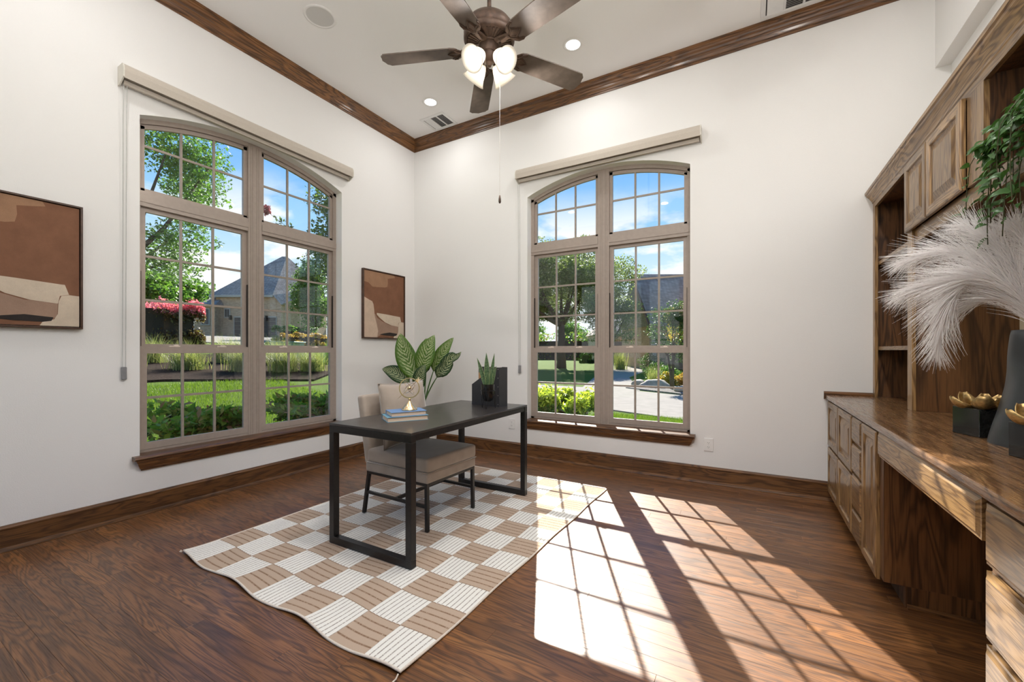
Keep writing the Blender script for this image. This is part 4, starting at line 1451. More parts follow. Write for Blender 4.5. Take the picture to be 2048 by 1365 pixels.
# magazine file with a cork notebook in it
mf = thing('magazine_file', 'black cardboard magazine file at the far end of the desk', 'file holder', (2.0, -1.262, TOP), world=False, rotz=math.radians(-8))
hl, wd2, th2, tl_, ts = 0.148, 0.052, 0.003, 0.315, 0.168
side = [(-hl, 0.0), (hl, 0.0), (hl, tl_), (hl - 0.052, tl_), (-hl, ts)]
for sy in (-1, 1):
    MB().prism(side, lambda u, v, a: (u, a, v), sy * wd2, sy * (wd2 - th2)).build('side_panel', 'black_board', mf)
MB().box((hl - th2, -wd2 + th2, 0), (hl, wd2 - th2, tl_)).build('spine_panel', 'black_board', mf)
MB().box((-hl, -wd2 + th2, 0), (-hl + th2, wd2 - th2, ts)).build('front_panel', 'black_board', mf)
MB().box((-hl + th2, -wd2 + th2, 0), (hl - th2, wd2 - th2, th2)).build('bottom_panel', 'black_board', mf)
rv = MB()
for zz in (0.02, 0.09, 0.16, 0.23, 0.30):
    rv.tube([(hl - 0.012, -wd2 - 0.0012, zz), (hl - 0.012, -wd2 + 0.0005, zz)], 0.0028, 8)
rv.build('rivet', 'nickel', mf)
nbk = thing('notebook', 'cork-covered notebook with a dark band inside the magazine file', 'notebook', (1.975, -1.245, TOP + 0.0032), world=False, rotz=math.radians(-8))
MB().box((-0.098, -0.008, 0), (0.085, 0.008, 0.262)).build('cork_cover', 'cork', nbk)
MB().box((-0.098, -0.0081, 0.2621), (0.085, 0.0081, 0.312)).build('dark_band', 'black_board', nbk)

# snake plant in a black pot on a wire stand
sn = thing('snake_plant', 'small snake plant in a glossy black pot on a wire stand', 'plant', (2.105, -1.445, TOP), world=False)
pot = MB().lathe([(0.0, 0.058), (0.022, 0.058), (0.036, 0.066), (0.046, 0.090), (0.052, 0.125), (0.054, 0.190), (0.050, 0.190), (0.048, 0.125), (0.0, 0.120)], 32)
pot.build('pot', 'pot_black', sn, smooth='auto')
MB().lathe([(0.049, 0.180), (0.0, 0.184)], 24).build('potting_soil', 'soil', sn)
wr = MB()
wr.tube([(0.0555 * math.cos(2 * PI * k / 32), 0.0555 * math.sin(2 * PI * k / 32), 0.140) for k in range(32)], 0.0022, 6, closed=True)
for k in range(3):
    a = math.radians(-70 + 120 * k)
    foot = Vector((0.060 * math.cos(a), 0.060 * math.sin(a), 0.002))
    for da in (-0.42, 0.42):
        wr.tube([tuple(foot), (0.0555 * math.cos(a + da), 0.0555 * math.sin(a + da), 0.140)], 0.0017, 6)
wr.build('wire_stand', 'black_metal', sn)


def ribbon_leaf(path, widths, name, mat, parent, normal=Vector((0, -1, 0)), fold=0.25, cup=0.0, uvmode=True, cols=6):
    """leaf blade swept along a path; keeps u along, v across"""
    P = [Vector(p) for p in path]
    vs, uvs = [], []
    L = len(P)
    for i, p in enumerate(P):
        d = (P[min(i + 1, L - 1)] - P[max(i - 1, 0)]).normalized()
        nn = (normal - d * normal.dot(d)).normalized()
        s = d.cross(nn)
        for j in range(cols + 1):
            t = -1 + 2 * j / cols
            ww = widths[i] * t
            h = fold * abs(ww) - cup * widths[i] * (1 - t * t)
            vs.append(p + s * ww + nn * h)
            uvs.append((i / (L - 1), (t + 1) / 2))
    fs = []
    for i in range(L - 1):
        for j in range(cols):
            a = i * (cols + 1) + j
            fs.append((a, a + 1, a + cols + 2, a + cols + 1))
    me = bpy.data.meshes.new(name)
    me.from_pydata([tuple(v) for v in vs], [], fs)
    ul = me.uv_layers.new(name='UVMap')
    for pl in me.polygons:
        for li in pl.loop_indices:
            ul.data[li].uv = uvs[me.loops[li].vertex_index]
    me.materials.append(MATS[mat])
    me.polygons.foreach_set('use_smooth', [True] * len(me.polygons))
    o = bpy.data.objects.new(name, me)
    COL.objects.link(o)
    o.parent = parent
    md = o.modifiers.new('thick', 'SOLIDIFY')
    md.thickness = 0.0012
    return o


def bez(p0, p1, p2, n=10):
    p0, p1, p2 = Vector(p0), Vector(p1), Vector(p2)
    return [p0 * (1 - t) ** 2 + p1 * 2 * t * (1 - t) + p2 * t * t for t in [i / n for i in range(n + 1)]]


RTV = Vector((math.cos(YAW), math.sin(YAW), 0))
FWV = Vector((-math.sin(YAW), math.cos(YAW), 0))
for bx, tx, h, w, dep in ((-0.004, -0.012, 0.435, 0.021, 0.0), (-0.020, -0.085, 0.395, 0.017, 0.0), (0.020, 0.050, 0.430, 0.015, 0.015), (0.022, 0.028, 0.300, 0.014, -0.012), (-0.006, 0.004, 0.285, 0.016, -0.022), (0.030, 0.066, 0.330, 0.010, 0.01)):
    b0 = RTV * bx + FWV * dep + Vector((0, 0, 0.17))
    t0 = RTV * tx + FWV * (dep * 1.6) + Vector((0, 0, h))
    pth = bez(b0, (b0 + t0) / 2 + RTV * (bx - tx) * 0.18, t0, 9)
    ws = [w * (0.62 + 0.38 * math.sin(PI * min(1, i / 9 * 1.1))) * (1 - (i / 9) ** 5) for i in range(10)]
    ribbon_leaf(pth, ws, 'leaf', 'snake_leaf', sn, normal=-FWV + RTV * tx * 3, fold=0.5)

# ------------------------------------------------------------------ broad-leaved plant in the corner
dp = thing('dumb_cane_plant', 'tall variegated broad-leaved plant standing behind the chair', 'plant', (0.775, -0.65, 0.0), world=True)
DPO = Vector((0.775, -0.65, 0.0))
MB().lathe([(0.0, 0.0), (0.085, 0.0), (0.092, 0.02), (0.115, 0.24), (0.120, 0.30), (0.112, 0.30), (0.106, 0.26), (0.0, 0.255)], 32, c=tuple(DPO)).build('planter', 'planter_ceramic', dp, smooth='auto')
MB().lathe([(0.108, 0.262), (0.0, 0.268)], 24, c=tuple(DPO)).build('potting_soil', 'soil', dp)


def V_(x, y, z):
    return Vector((x, y, z)) - DPO


stem_top = Vector((0.742, -0.65, 0.66))
MB().tube([(0.775, -0.65, 0.25), (0.765, -0.65, 0.45), tuple(stem_top)], [0.018, 0.016, 0.013], 10).build('stem', 'petiole', dp, smooth=True)
dieff = [((0.650, -0.66, 0.880), (0.445, -0.70, 1.395), 0.128, -0.05, 'dieff_light', 0.0),
         ((0.715, -0.67, 0.955), (0.868, -0.62, 1.375), 0.115, 0.03, 'dieff_light', 0.02),
         ((0.690, -0.55, 0.950), (0.644, -0.50, 1.345), 0.085, 0.0, 'dieff_dark', 0.0),
         ((0.800, -0.56, 0.970), (1.055, -0.52, 1.345), 0.080, 0.02, 'dieff_light', 0.0),
         ((0.900, -0.62, 0.905), (1.262, -0.66, 1.190), 0.085, 0.02, 'dieff_dark', 0.05),
         ((0.560, -0.68, 0.850), (0.195, -0.74, 0.990), 0.092, 0.045, 'dieff_dark', 0.0),
         ((0.715, -0.71, 0.770), (0.835, -0.73, 1.055), 0.085, 0.02, 'dieff_dark', 0.0)]
for i, (b0, t0, w, bend, mt, wav) in enumerate(dieff):
    b0, t0 = Vector(b0), Vector(t0)
    md_ = (b0 + t0) / 2 + Vector((0, -0.05, 0.02)) + Vector((bend, 0, abs(bend)))
    pth = [p - DPO for p in bez(b0, md_, t0, 14)]
    if wav:
        pth = [p + Vector((0, 0, wav * 0.35 * math.sin(k * 0.9))) for k, p in enumerate(pth)]
    ws = []
    for k in range(15):
        t = k / 14
        ws.append(w * (math.sin(PI * t ** 0.72) ** 0.80) * (1 - 0.12 * t) + (0.001 if 0 < k < 14 else 0.0004))
    lf = ribbon_leaf(pth, ws, 'leaf', mt, dp, normal=Vector((0.35, -1, 0.25 if mt == 'dieff_dark' else 0.1)), fold=0.22, cup=0.05)
    pt = MB()
    j0 = Vector((stem_top.x, stem_top.y, 0.50 + 0.03 * i))
    pt.tube([tuple(p) for p in bez(j0, (j0 + b0) / 2 + Vector((0, 0, 0.04)), b0 + (md_ - b0) * 0.06, 6)], [0.010, 0.009, 0.008, 0.0075, 0.007, 0.006, 0.005], 8)
    pt.build('petiole', 'petiole', dp, smooth=True)


# ------------------------------------------------------------------ unseen uplights added behind the viewer to brighten the ceiling
def fill_uplight(label, x, y):
    root = thing('added_uplight', label, 'fill light', (x, y, 0), 'added fill uplights')
    MB().lathe([(0.0, 0.0005), (0.135, 0.0005), (0.135, 0.014), (0.12, 0.022), (0.02, 0.032), (0.012, 0.05), (0.0, 0.05)], 32, c=(x, y, 0)).build('base', 'bronze', root, smooth='auto')
    MB().lathe([(0.011, 0.04), (0.011, 1.74)], 16, c=(x, y, 0)).build('pole', 'bronze', root, smooth=True)
    MB().lathe([(0.0, 1.735), (0.03, 1.74), (0.09, 1.765), (0.150, 1.815), (0.165, 1.850), (0.160, 1.850), (0.145, 1.820), (0.085, 1.772), (0.0, 1.755)], 36, c=(x, y, 0)).build('bowl', 'bronze', root, smooth=True)
    MB().lathe([(0.0, 1.815), (0.135, 1.815)], 32, c=(x, y, 0)).build('lamp_disc', 'can_lens_lit', root)
    ld = bpy.data.lights.new('added_uplight_lamp', 'AREA')
    ld.shape = 'DISK'
    ld.size = 0.26
    ld.energy = FILL_UPLIGHT_W
    ld.color = (1.0, 0.985, 0.965)
    lo = bpy.data.objects.new('added_uplight_lamp', ld)
    COL.objects.link(lo)
    lo.parent = root
    lo.location = (0, 0, 1.86)
    lo.rotation_euler = (PI, 0, 0)
    return root


fill_uplight('bronze uplight added behind the viewer left', 2.75, -4.15)
fill_uplight('bronze uplight added behind the viewer right', 4.45, -4.05)

# ------------------------------------------------------------------ built-in oak cabinets on the right wall
XF = 4.42          # face of the base cabinets
XB = W + 0.083     # back of the niche
CT = 0.850         # counter top height


def raised_door(name, parent, x, y0, y1, z0, z1, frame=0.052, t=0.019, ztop=None):
    """frame-and-panel door on the plane x, facing the room (-x)"""
    y0, y1 = min(y0, y1), max(y0, y1)

    def loops(spec):
        return [[(x - d, y0 + i, z0 + i), (x - d, y1 - i, z0 + i), (x - d, y1 - i, z1 - i), (x - d, y0 + i, z1 - i)] for i, d in spec]

    def skin(mb, L, fill):
        for a, b in zip(L[:-1], L[1:]):
            for k in range(4):
                j = (k + 1) % 4
                mb.add([a[k], a[j], b[j], b[k]], [(0, 1, 2, 3)], 0 if k % 2 else 1)
        if fill:
            mb.add(L[-1], [(0, 1, 2, 3)], 0)
        return mb
    f = frame
    mb = skin(MB(), loops([(0, 0.0005), (0, t - 0.005), (0.005, t - 0.001), (0.008, t), (f - 0.006, t), (f - 0.003, t - 0.003), (f, t - 0.009)]), False)
    d = mb.build(name, ['cabinet_oak_z', 'cabinet_oak_y'], parent)
    pb = skin(MB(), loops([(f, t - 0.009), (f + 0.006, t - 0.012), (f + 0.012, t - 0.012), (f + 0.042, t - 0.002), (f + 0.045, t - 0.001)]), True)
    pb.build('panel', ['cabinet_oak_z', 'cabinet_oak_z'], d)
    return d


def drawer_front(parent, x, y0, y1, z0, z1, t=0.020, e=0.016):
    y0, y1 = min(y0, y1), max(y0, y1)
    L = [[(x - d, y0 + i, z0 + i), (x - d, y1 - i, z0 + i), (x - d, y1 - i, z1 - i), (x - d, y0 + i, z1 - i)] for i, d in ((0, 0.0005), (0, t - 0.007), (e * 0.4, t - 0.006), (e, t))]
    mb = MB()
    for a, b in zip(L[:-1], L[1:]):
        for k in range(4):
            j = (k + 1) % 4
            mb.add([a[k], a[j], b[j], b[k]], [(0, 1, 2, 3)])
    mb.add(L[-1], [(0, 1, 2, 3)])
    return mb.build('drawer', 'cabinet_oak_y', parent)


def carcass(parent, y0, y1, x0=XF, toe=True):
    b = MB()
    b.box((x0, y0, 0.10 if toe else 0.0), (XB, y1, CT - 0.036))
    o = b.build('carcass', 'cabinet_panel_z', parent)
    MB().box((x0 + 0.075, y0, 0.0), (x0 + 0.095, y1, 0.10)).build('toe_kick', 'cabinet_inside_z', parent)
    return o


ub = thing('base_cabinet', 'oak base cabinet with four raised-panel doors against the back wall', 'cabinet', (4.7, -0.45, 0.0))
carcass(ub, -0.006, -0.906)
for ya, yb in ((-0.012, -0.445), (-0.455, -0.898)):
    raised_door('door', ub, XF, ya, yb, 0.452, 0.800)
    raised_door('door', ub, XF, ya, yb, 0.078, 0.436)
uc = thing('drawer_cabinet', 'narrow oak cabinet with a stack of four drawers', 'cabinet', (4.7, -1.04, 0.0))
carcass(uc, -0.908, -1.164)
for z0, z1 in ((0.655, 0.800), (0.470, 0.636), (0.262, 0.455), (0.078, 0.248)):
    drawer_front(uc, XF, -0.914, -1.156, z0, z1)
ud = thing('tall_door_cabinet', 'oak cabinet with one tall narrow raised-panel door beside the knee space', 'cabinet', (4.7, -1.36, 0.0))
carcass(ud, -1.166, -1.548)
raised_door('door', ud, XF, -1.176, -1.478, 0.078, 0.800)
MB().box((4.516, -1.530, 0.0), (XB, -1.5475, 0.0995)).build('end_panel', 'cabinet_panel_z', ud)
MB().prism([(0, 0), (0.014, 0), (0.014, 0.010), (0.008, 0.018), (0, 0.020)], lambda u, v, a: (a, -1.549 - u, v), 4.50, XB).build('shoe_moulding', 'trim_oak_x', ud)
MB().box((XF - 0.002, -1.482, 0.10), (XF, -1.5478, 0.812)).build('face_stile', 'cabinet_panel_z', ud)
pdw = thing('pencil_drawer', 'wide shallow oak pencil drawer hung under the counter across the knee space', 'drawer', (4.55, -2.05, 0.68))
drawer_front(pdw, XF, -1.512, -2.548, 0.690, 0.806)
bx_ = MB()
bx_.box((XF + 0.001, -1.566, 0.700), (XF + 0.016, -2.5655, 0.800)).box((XF + 0.016, -1.566, 0.705), (4.85, -1.578, 0.800)).box((XF + 0.016, -2.552, 0.705), (4.85, -2.564, 0.800)).box((XF + 0.016, -1.578, 0.700), (4.85, -2.552, 0.706))
bx_.build('drawer_box', 'cabinet_inside_z', pdw)
kb = thing('knee_panel', 'dark oak panel at the back of the knee space under the counter', 'panel', (5.10, -2.05, 0.0))
MB().box((XB - 0.014, -1.566, 0.0), (XB - 0.002, -2.564, 0.812)).build('panel_board', 'cabinet_panel_z', kb)
ue = thing('drawer_cabinet', 'wide oak drawer cabinet at the right picture edge', 'cabinet', (4.7, -3.0, 0.0))
carcass(ue, -2.568, -3.45)
for z0, z1 in ((0.640, 0.800), (0.445, 0.622), (0.255, 0.428), (0.078, 0.238)):
    drawer_front(ue, XF, -2.574, -3.05, z0, z1)
    drawer_front(ue, XF, -3.06, -3.44, z0, z1)

ctop = thing('countertop', 'long polished oak countertop running along the right wall', 'countertop', (4.74, -1.72, CT - 0.035))
prof = [(4.390, CT - 0.030), (4.387, CT - 0.022), (4.387, CT - 0.008), (4.391, CT - 0.001), (4.396, CT), (XB, CT), (XB, CT - 0.035), (4.396, CT - 0.035)]
MB().prism(prof, lambda u, v, a: (u, a, v), -0.002, -3.46).build('slab', 'counter_oak', ctop)
MB().prism([(0.0, 0), (0.020, 0), (0.020, 0.012), (0.014, 0.018), (0.012, 0.024), (0.0, 0.026)], lambda u, v, a: (a, -0.002 - u, CT + 0.0004 + v), 4.378, 4.680).box((4.378, -0.002, CT - 0.034), (4.386, -0.022, CT)).build('backsplash_strip', 'trim_oak_x', ctop)

# upper bookcase
XU = 4.70
Z0, ZTOP = CT + 0.001, 2.335
bc = thing('bookcase_hutch', 'tall oak bookcase with shelves and small raised-panel doors above the counter', 'bookcase', (4.9, -1.7, CT))
YE = -3.44
sp_t = 0.020


def vpanel(name, y0, y1, x0, x1, z0, z1, mat='cabinet_inside_z'):
    return MB().box((x0, y0, z0), (x1, y1, z1)).build(name, mat, bc)


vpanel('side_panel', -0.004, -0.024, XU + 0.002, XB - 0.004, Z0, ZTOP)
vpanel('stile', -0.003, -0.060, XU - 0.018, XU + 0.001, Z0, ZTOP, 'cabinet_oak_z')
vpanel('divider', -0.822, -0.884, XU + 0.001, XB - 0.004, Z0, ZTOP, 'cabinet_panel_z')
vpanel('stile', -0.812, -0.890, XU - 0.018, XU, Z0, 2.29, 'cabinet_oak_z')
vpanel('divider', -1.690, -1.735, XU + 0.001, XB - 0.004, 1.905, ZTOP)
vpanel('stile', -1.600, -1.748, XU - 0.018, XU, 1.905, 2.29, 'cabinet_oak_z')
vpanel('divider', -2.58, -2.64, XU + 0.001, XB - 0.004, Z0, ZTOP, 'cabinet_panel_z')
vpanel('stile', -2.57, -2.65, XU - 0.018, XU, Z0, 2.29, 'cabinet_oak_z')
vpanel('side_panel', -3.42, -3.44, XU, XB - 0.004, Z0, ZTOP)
# rails, bottom of the cupboards and shelves
MB().box((XU - 0.018, -0.061, 2.29), (XU + 0.001, YE, ZTOP)).build('top_rail', 'cabinet_oak_y', bc)
MB().box((XU - 0.004, -0.891, 1.826), (XU + 0.016, -2.569, 1.904)).build('rail', 'cabinet_oak_y', bc)
MB().box((XU + 0.017, -0.885, 1.880), (XB - 0.004, -2.579, 1.903)).build('cupboard_floor', 'cabinet_panel_z', bc)
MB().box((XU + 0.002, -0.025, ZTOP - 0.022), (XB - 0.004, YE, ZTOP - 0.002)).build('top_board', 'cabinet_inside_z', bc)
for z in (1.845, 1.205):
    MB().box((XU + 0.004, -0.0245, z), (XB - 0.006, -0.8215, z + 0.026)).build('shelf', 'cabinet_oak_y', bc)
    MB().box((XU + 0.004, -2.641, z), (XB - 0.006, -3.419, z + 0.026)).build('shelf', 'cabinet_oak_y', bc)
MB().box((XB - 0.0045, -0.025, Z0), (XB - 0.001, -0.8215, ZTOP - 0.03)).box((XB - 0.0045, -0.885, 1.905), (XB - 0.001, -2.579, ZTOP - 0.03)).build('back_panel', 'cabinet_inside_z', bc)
MB().box((XB - 0.0045, -0.885, CT + 0.002), (XB - 0.001, -2.579, 1.879)).build('painted_back', 'niche_paint', bc)
raised_door('door', bc, XU - 0.0185, -0.824, -1.170, 1.900, 2.300, 0.050)
raised_door('door', bc, XU - 0.0185, -1.180, -1.592, 1.900, 2.300, 0.050)
CRN = [(4.700, 2.318), (4.684, 2.318), (4.681, 2.326), (4.677, 2.330), (4.675, 2.340), (4.668, 2.352), (4.656, 2.370), (4.644, 2.382), (4.642, 2.392), (4.634, 2.396), (4.632, 2.412), (4.700, 2.412)]
MB().prism(CRN, lambda u, v, a: (u, a, v), -0.002, YE).build('crown', 'cabinet_oak_y', bc)
MB().box((4.690, -0.003, 2.395), (XB - 0.004, YE, 2.411)).build('cap_board', 'cabinet_oak_y', bc)

# ------------------------------------------------------------------ things on the counter
def gold_flower(label, blabel, x, y, rot, s=0.062):
    bl_ = thing('black_block', blabel, 'block', (x, y, CT), 'gold flowers on black blocks', world=False, rotz=rot)
    MB().box((-s, -s, 0.0005), (s, s, 0.114)).build('stone_block', 'block_black', bl_, bevel=0.0015)
    fl_ = thing('gold_flower', label, 'ornament', (x, y, CT + 0.1142), 'gold flowers on black blocks', world=False, rotz=rot + 0.3)
    MB().lathe([(0.0, 0.0), (0.020, 0.0), (0.022, 0.006), (0.014, 0.014), (0.0, 0.016)], 16).build('flower_base', 'gold_leaf', fl_, smooth=True)
    for ringi, (nn_, r0, r1, zz, w) in enumerate(((5, 0.008, 0.092, 0.052, 0.034), (3, 0.006, 0.050, 0.056, 0.026))):
        for k in range(nn_):
            a = 2 * PI * k / nn_ + 0.5 * ringi
            d = Vector((math.cos(a), math.sin(a), 0))
            p0 = d * r0 + Vector((0, 0, 0.008))
            p2 = d * r1 + Vector((0, 0, zz * (1 + 0.15 * math.sin(k * 2.3))))
            p1 = d * r1 * 0.75 + Vector((0, 0, 0.004))
            pth = bez(p0, p1, p2, 9)
            ws = [w * (math.sin(PI * min(0.97, 0.06 + 0.88 * (i / 9))) ** 0.65) for i in range(10)]
            o = ribbon_leaf(pth, ws, 'petal', 'gold_leaf', fl_, normal=Vector((-d.x * 0.6, -d.y * 0.6, 1)), fold=0.10, cup=0.55)
            o.modifiers['thick'].thickness = 0.003
    return bl_, fl_


gold_flower('gold metal lotus flower left of the black vase', 'black polished block left of the black vase', 4.700, -1.690, math.radians(20))
gold_flower('gold metal lotus flower cut by the right picture edge', 'black polished block cut by the right picture edge', 4.695, -2.150, math.radians(20))

# tall black vase with pampas plumes
VX, VY = 4.800, -1.905
vase = thing('tall_vase', 'tall black ceramic vase holding the pampas plumes', 'vase', (VX, VY, CT))
nz, na = 22, 40
vsv, fsv = [], []
for i in range(nz + 1):
    t = i / nz
    r = 0.088 * (1 - t) ** 1.25 + 0.092 + 0.004 * math.sin(9 * t)
    r = r if t < 0.97 else r - 0.002
    for k in range(na):
        a = 2 * PI * k / na
        rr = r * (1 + 0.030 * math.sin(3 * a + 5 * t) + 0.018 * math.sin(5 * a - 9 * t))
        vsv.append((VX + rr * math.cos(a) * 0.80 - 0.02 * t, VY + rr * math.sin(a), CT + 0.0005 + 0.425 * t))
for i in range(nz):
    for k in range(na):
        fsv.append((i * na + k, i * na + (k + 1) % na, (i + 1) * na + (k + 1) % na, (i + 1) * na + k))
vb = MB().add(vsv, fsv)
n0 = len(vb.v)
inner = []
for i, (sc_, zz) in enumerate(((0.84, 0.425), (0.80, 0.30), (0.01, 0.28))):
    for k in range(na):
        p = vsv[nz * na + k]
        cx_, cy_ = VX - 0.02, VY
        inner.append((cx_ + (p[0] - cx_) * sc_, cy_ + (p[1] - cy_) * sc_, CT + zz))
vb.v += inner
allf = []
top0 = nz * na
for k in range(na):
    allf.append((top0 + k, top0 + (k + 1) % na, n0 + (k + 1) % na, n0 + k))
for i in range(2):
    for k in range(na):
        allf.append((n0 + i * na + k, n0 + i * na + (k + 1) % na, n0 + (i + 1) * na + (k + 1) % na, n0 + (i + 1) * na + k))
vb.f += allf
vb.m += [0] * len(allf)
vb.build('vase_body', 'vase_black', vase, smooth=True)


def plume(label, path, spread, n, rng, thick=1.0):
    """one pampas stem: a stalk and a mass of fine fibres that sweep along it"""
    P = [Vector(p) for p in path]
    root = thing('pampas_plume', label, 'dried flower', tuple(P[0]), 'pampas plumes in the black vase')
    cv_ = []
    m = 40
    for i in range(m + 1):
        t = i / m
        q = (1 - t) ** 3 * P[0] + 3 * (1 - t) ** 2 * t * P[1] + 3 * (1 - t) * t * t * P[2] + t ** 3 * P[3]
        cv_.append(q)
    MB().tube([tuple(p) for p in cv_[:-2]], [0.0028 * (1 - 0.7 * i / m) for i in range(m - 1)], 6).build('stalk', 'pampas_cream', root, smooth=True)
    C_ = np.array([tuple(p) for p in cv_])
    T_ = unit(np.gradient(C_, axis=0))
    t = rng.uniform(0.10, 1.0, n) ** 0.9
    ii = t * m
    i0 = np.clip(ii.astype(int), 0, m - 1)
    fr_ = (ii - i0)[:, None]
    base = C_[i0] * (1 - fr_) + C_[i0 + 1] * fr_
    tg = unit(T_[i0] * (1 - fr_) + T_[i0 + 1] * fr_)
    rd = rng.normal(size=(n, 3))
    rd = unit(rd - tg * (rd * tg).sum(1, keepdims=True))
    L = spread * rng.uniform(0.55, 1.15, n) * (0.50 + 0.80 * np.sin(PI * np.clip(t * 0.86 + 0.14, 0, 1)) ** 0.8)
    out = rng.uniform(0.08, 0.62, n)
    d1 = unit(tg * (1 - 0.25 * out[:, None]) + rd * out[:, None])
    d2 = unit(d1 + np.array([0, 0, -0.28]) + rd * 0.15)
    a0 = base
    a1 = base + d1 * (L * 0.5)[:, None]
    a2 = a1 + d2 * (L * 0.5)[:, None]
    vw = unit(np.cross(d1, rng.normal(size=(n, 3))))
    w = 0.0010 * thick
    q1 = np.stack([a0 - vw * w, a0 + vw * w, a1 + vw * w * 0.9, a1 - vw * w * 0.9], 1)
    q2 = np.stack([a1 - vw * w * 0.9, a1 + vw * w * 0.9, a2 + vw * w * 0.3, a2 - vw * w * 0.3], 1)
    np_mesh('fibres', np.concatenate([q1, q2], 1).reshape(-1, 3), 0, 'pampas_fibre', root, kind='stuff')
    return root


leafmat('pampas_fibre', [(0.90, 0.87, 0.865), (0.94, 0.92, 0.915), (0.96, 0.945, 0.94)], 0.40, 0.8, (1.03, 1.02, 1.02))
MO = (4.780, -1.905, 1.20)
prng = np.random.default_rng(3)
plume('pampas plume drooping lowest over the gold flower', [MO, (4.74, -1.88, 1.56), (4.545, -1.82, 1.60), (4.535, -1.79, 1.20)], 0.19, 1500, prng)
plume('pampas plume reaching furthest left', [MO, (4.75, -1.86, 1.46), (4.62, -1.80, 1.53), (4.435, -1.74, 1.44)], 0.16, 850, prng)
plume('pampas plume arching to the upper left', [MO, (4.76, -1.87, 1.52), (4.62, -1.82, 1.66), (4.44, -1.76, 1.58)], 0.16, 850, prng)
plume('pampas plume standing tallest at the top', [MO, (4.76, -1.88, 1.48), (4.70, -1.86, 1.60), (4.600, -1.84, 1.68)], 0.16, 850, prng)
plume('pampas plume leaning right of the tallest one', [MO, (4.78, -1.90, 1.48), (4.76, -1.90, 1.57), (4.715, -1.88, 1.65)], 0.15, 750, prng)
plume('short pampas plume close above the vase mouth', [MO, (4.77, -1.88, 1.38), (4.70, -1.83, 1.46), (4.600, -1.78, 1.36)], 0.14, 600, prng)
plume('pampas plume at the right behind the vase rim', [MO, (4.80, -1.93, 1.45), (4.82, -1.97, 1.58), (4.80, -2.02, 1.66)], 0.14, 600, prng)

# pale carved vase on the shelf behind the plumes
sv = thing('carved_vase', 'pale wooden gourd vase on the bookcase shelf behind the pampas', 'vase', (4.800, -0.66, 1.2315))
MB().lathe([(0.0, 0.0), (0.034, 0.0), (0.050, 0.020), (0.062, 0.060), (0.066, 0.110), (0.058, 0.160), (0.036, 0.200), (0.022, 0.235), (0.020, 0.330), (0.028, 0.350), (0.040, 0.362), (0.044, 0.385), (0.036, 0.405), (0.014, 0.412), (0.0, 0.412)], 32,
           c=(4.800, -0.66, 1.2315)).build('vase_body', 'wood_pale', sv, smooth=True)

# wicker basket with a trailing vine
BKX, BKY, BKZ = 4.835, -2.06, 1.904
bsk = thing('wicker_basket', 'woven wicker basket in the bookcase cupboard opening', 'basket', (BKX, BKY, BKZ))
bpf = [(0.0, 0.002), (0.100, 0.002), (0.112, 0.02)]
nr = 11
for i in range(nr):
    zz = 0.02 + i * 0.0145
    rr = 0.112 + 0.020 * (i / nr)
    pts = []
    for k in range(48):
        a = 2 * PI * k / 48
        q_ = rr + 0.0045 * math.sin(k * PI / 2 + (i % 2) * PI)
        pts.append((BKX + q_ * math.cos(a), BKY + q_ * math.sin(a), BKZ + zz))
    MB().tube(pts, 0.0080, 6, closed=True).build('weave_row', 'wicker', bsk, smooth=True)
MB().lathe(bpf + [(0.128, 0.165), (0.124, 0.165), (0.106, 0.02), (0.0, 0.012)], 32, c=(BKX, BKY, BKZ)).build('liner', 'wicker', bsk, smooth=True)
vine = thing('trailing_vine', 'green leafy vine trailing from the basket down the bookcase', 'plant', (BKX, BKY, BKZ + 0.02))
vr = random.Random(4)
vstarts = []
leafP, leafN = [], []
for k in range(22):
    sy = BKY + vr.uniform(-0.10, 0.13)
    p0 = Vector((BKX - 0.03 + vr.uniform(-0.03, 0.03), sy, BKZ + 0.17))
    xo = 4.635 + vr.uniform(-0.02, 0.035)
    yo = sy + vr.uniform(-0.05, 0.10) + (0.05 if k < 8 else 0)
    zend = vr.choice((1.60, 1.66, 1.72, 1.78, 1.84, 1.90, 1.96))
    p1 = Vector((BKX - 0.14, (sy + yo) / 2, BKZ + 0.19 + vr.uniform(0.0, 0.10)))
    p2 = Vector((xo, yo, 1.95 + vr.uniform(-0.02, 0.06)))
    p3 = Vector((xo + vr.uniform(-0.012, 0.01), yo + vr.uniform(-0.04, 0.05), zend))
    path = bez(p0, p1, p2, 7)[:-1] + bez(p2, (p2 + p3) / 2 + Vector((-0.015, vr.uniform(-0.03, 0.03), 0)), p3, 7)
    MB().tube([tuple(p) for p in path], 0.0016, 5).build('vine_stem', 'vine_stem', vine, smooth=True)
    nl = 14
    for j in range(nl):
        t = 0.22 + 0.78 * (j + vr.random() * 0.5) / nl
        f_ = min(t, 0.999) * (len(path) - 1)
        i_ = int(f_)
        q_ = path[i_].lerp(path[i_ + 1], f_ - i_)
        dd = Vector((vr.uniform(-1, 0.1), vr.uniform(-1, 1), vr.uniform(-0.7, 0.15))).normalized()
        Lf = vr.uniform(0.026, 0.048)
        pth = bez(q_, q_ + dd * Lf * 0.5 + Vector((0, 0, 0.008)), q_ + dd * Lf - Vector((0, 0, 0.008)), 4)
        wv_ = Lf * 0.30
        ws = [0.0006, wv_ * 0.9, wv_, wv_ * 0.6, 0.0004]
        lo_ = ribbon_leaf([p - Vector((BKX, BKY, BKZ + 0.02)) for p in pth], ws, 'leaf', 'vine_leaf', vine, normal=Vector((vr.uniform(-1, -0.2), vr.uniform(-0.9, 0.4), vr.uniform(0.2, 1))), fold=0.3, cols=2)
        lo_.modifiers.clear()

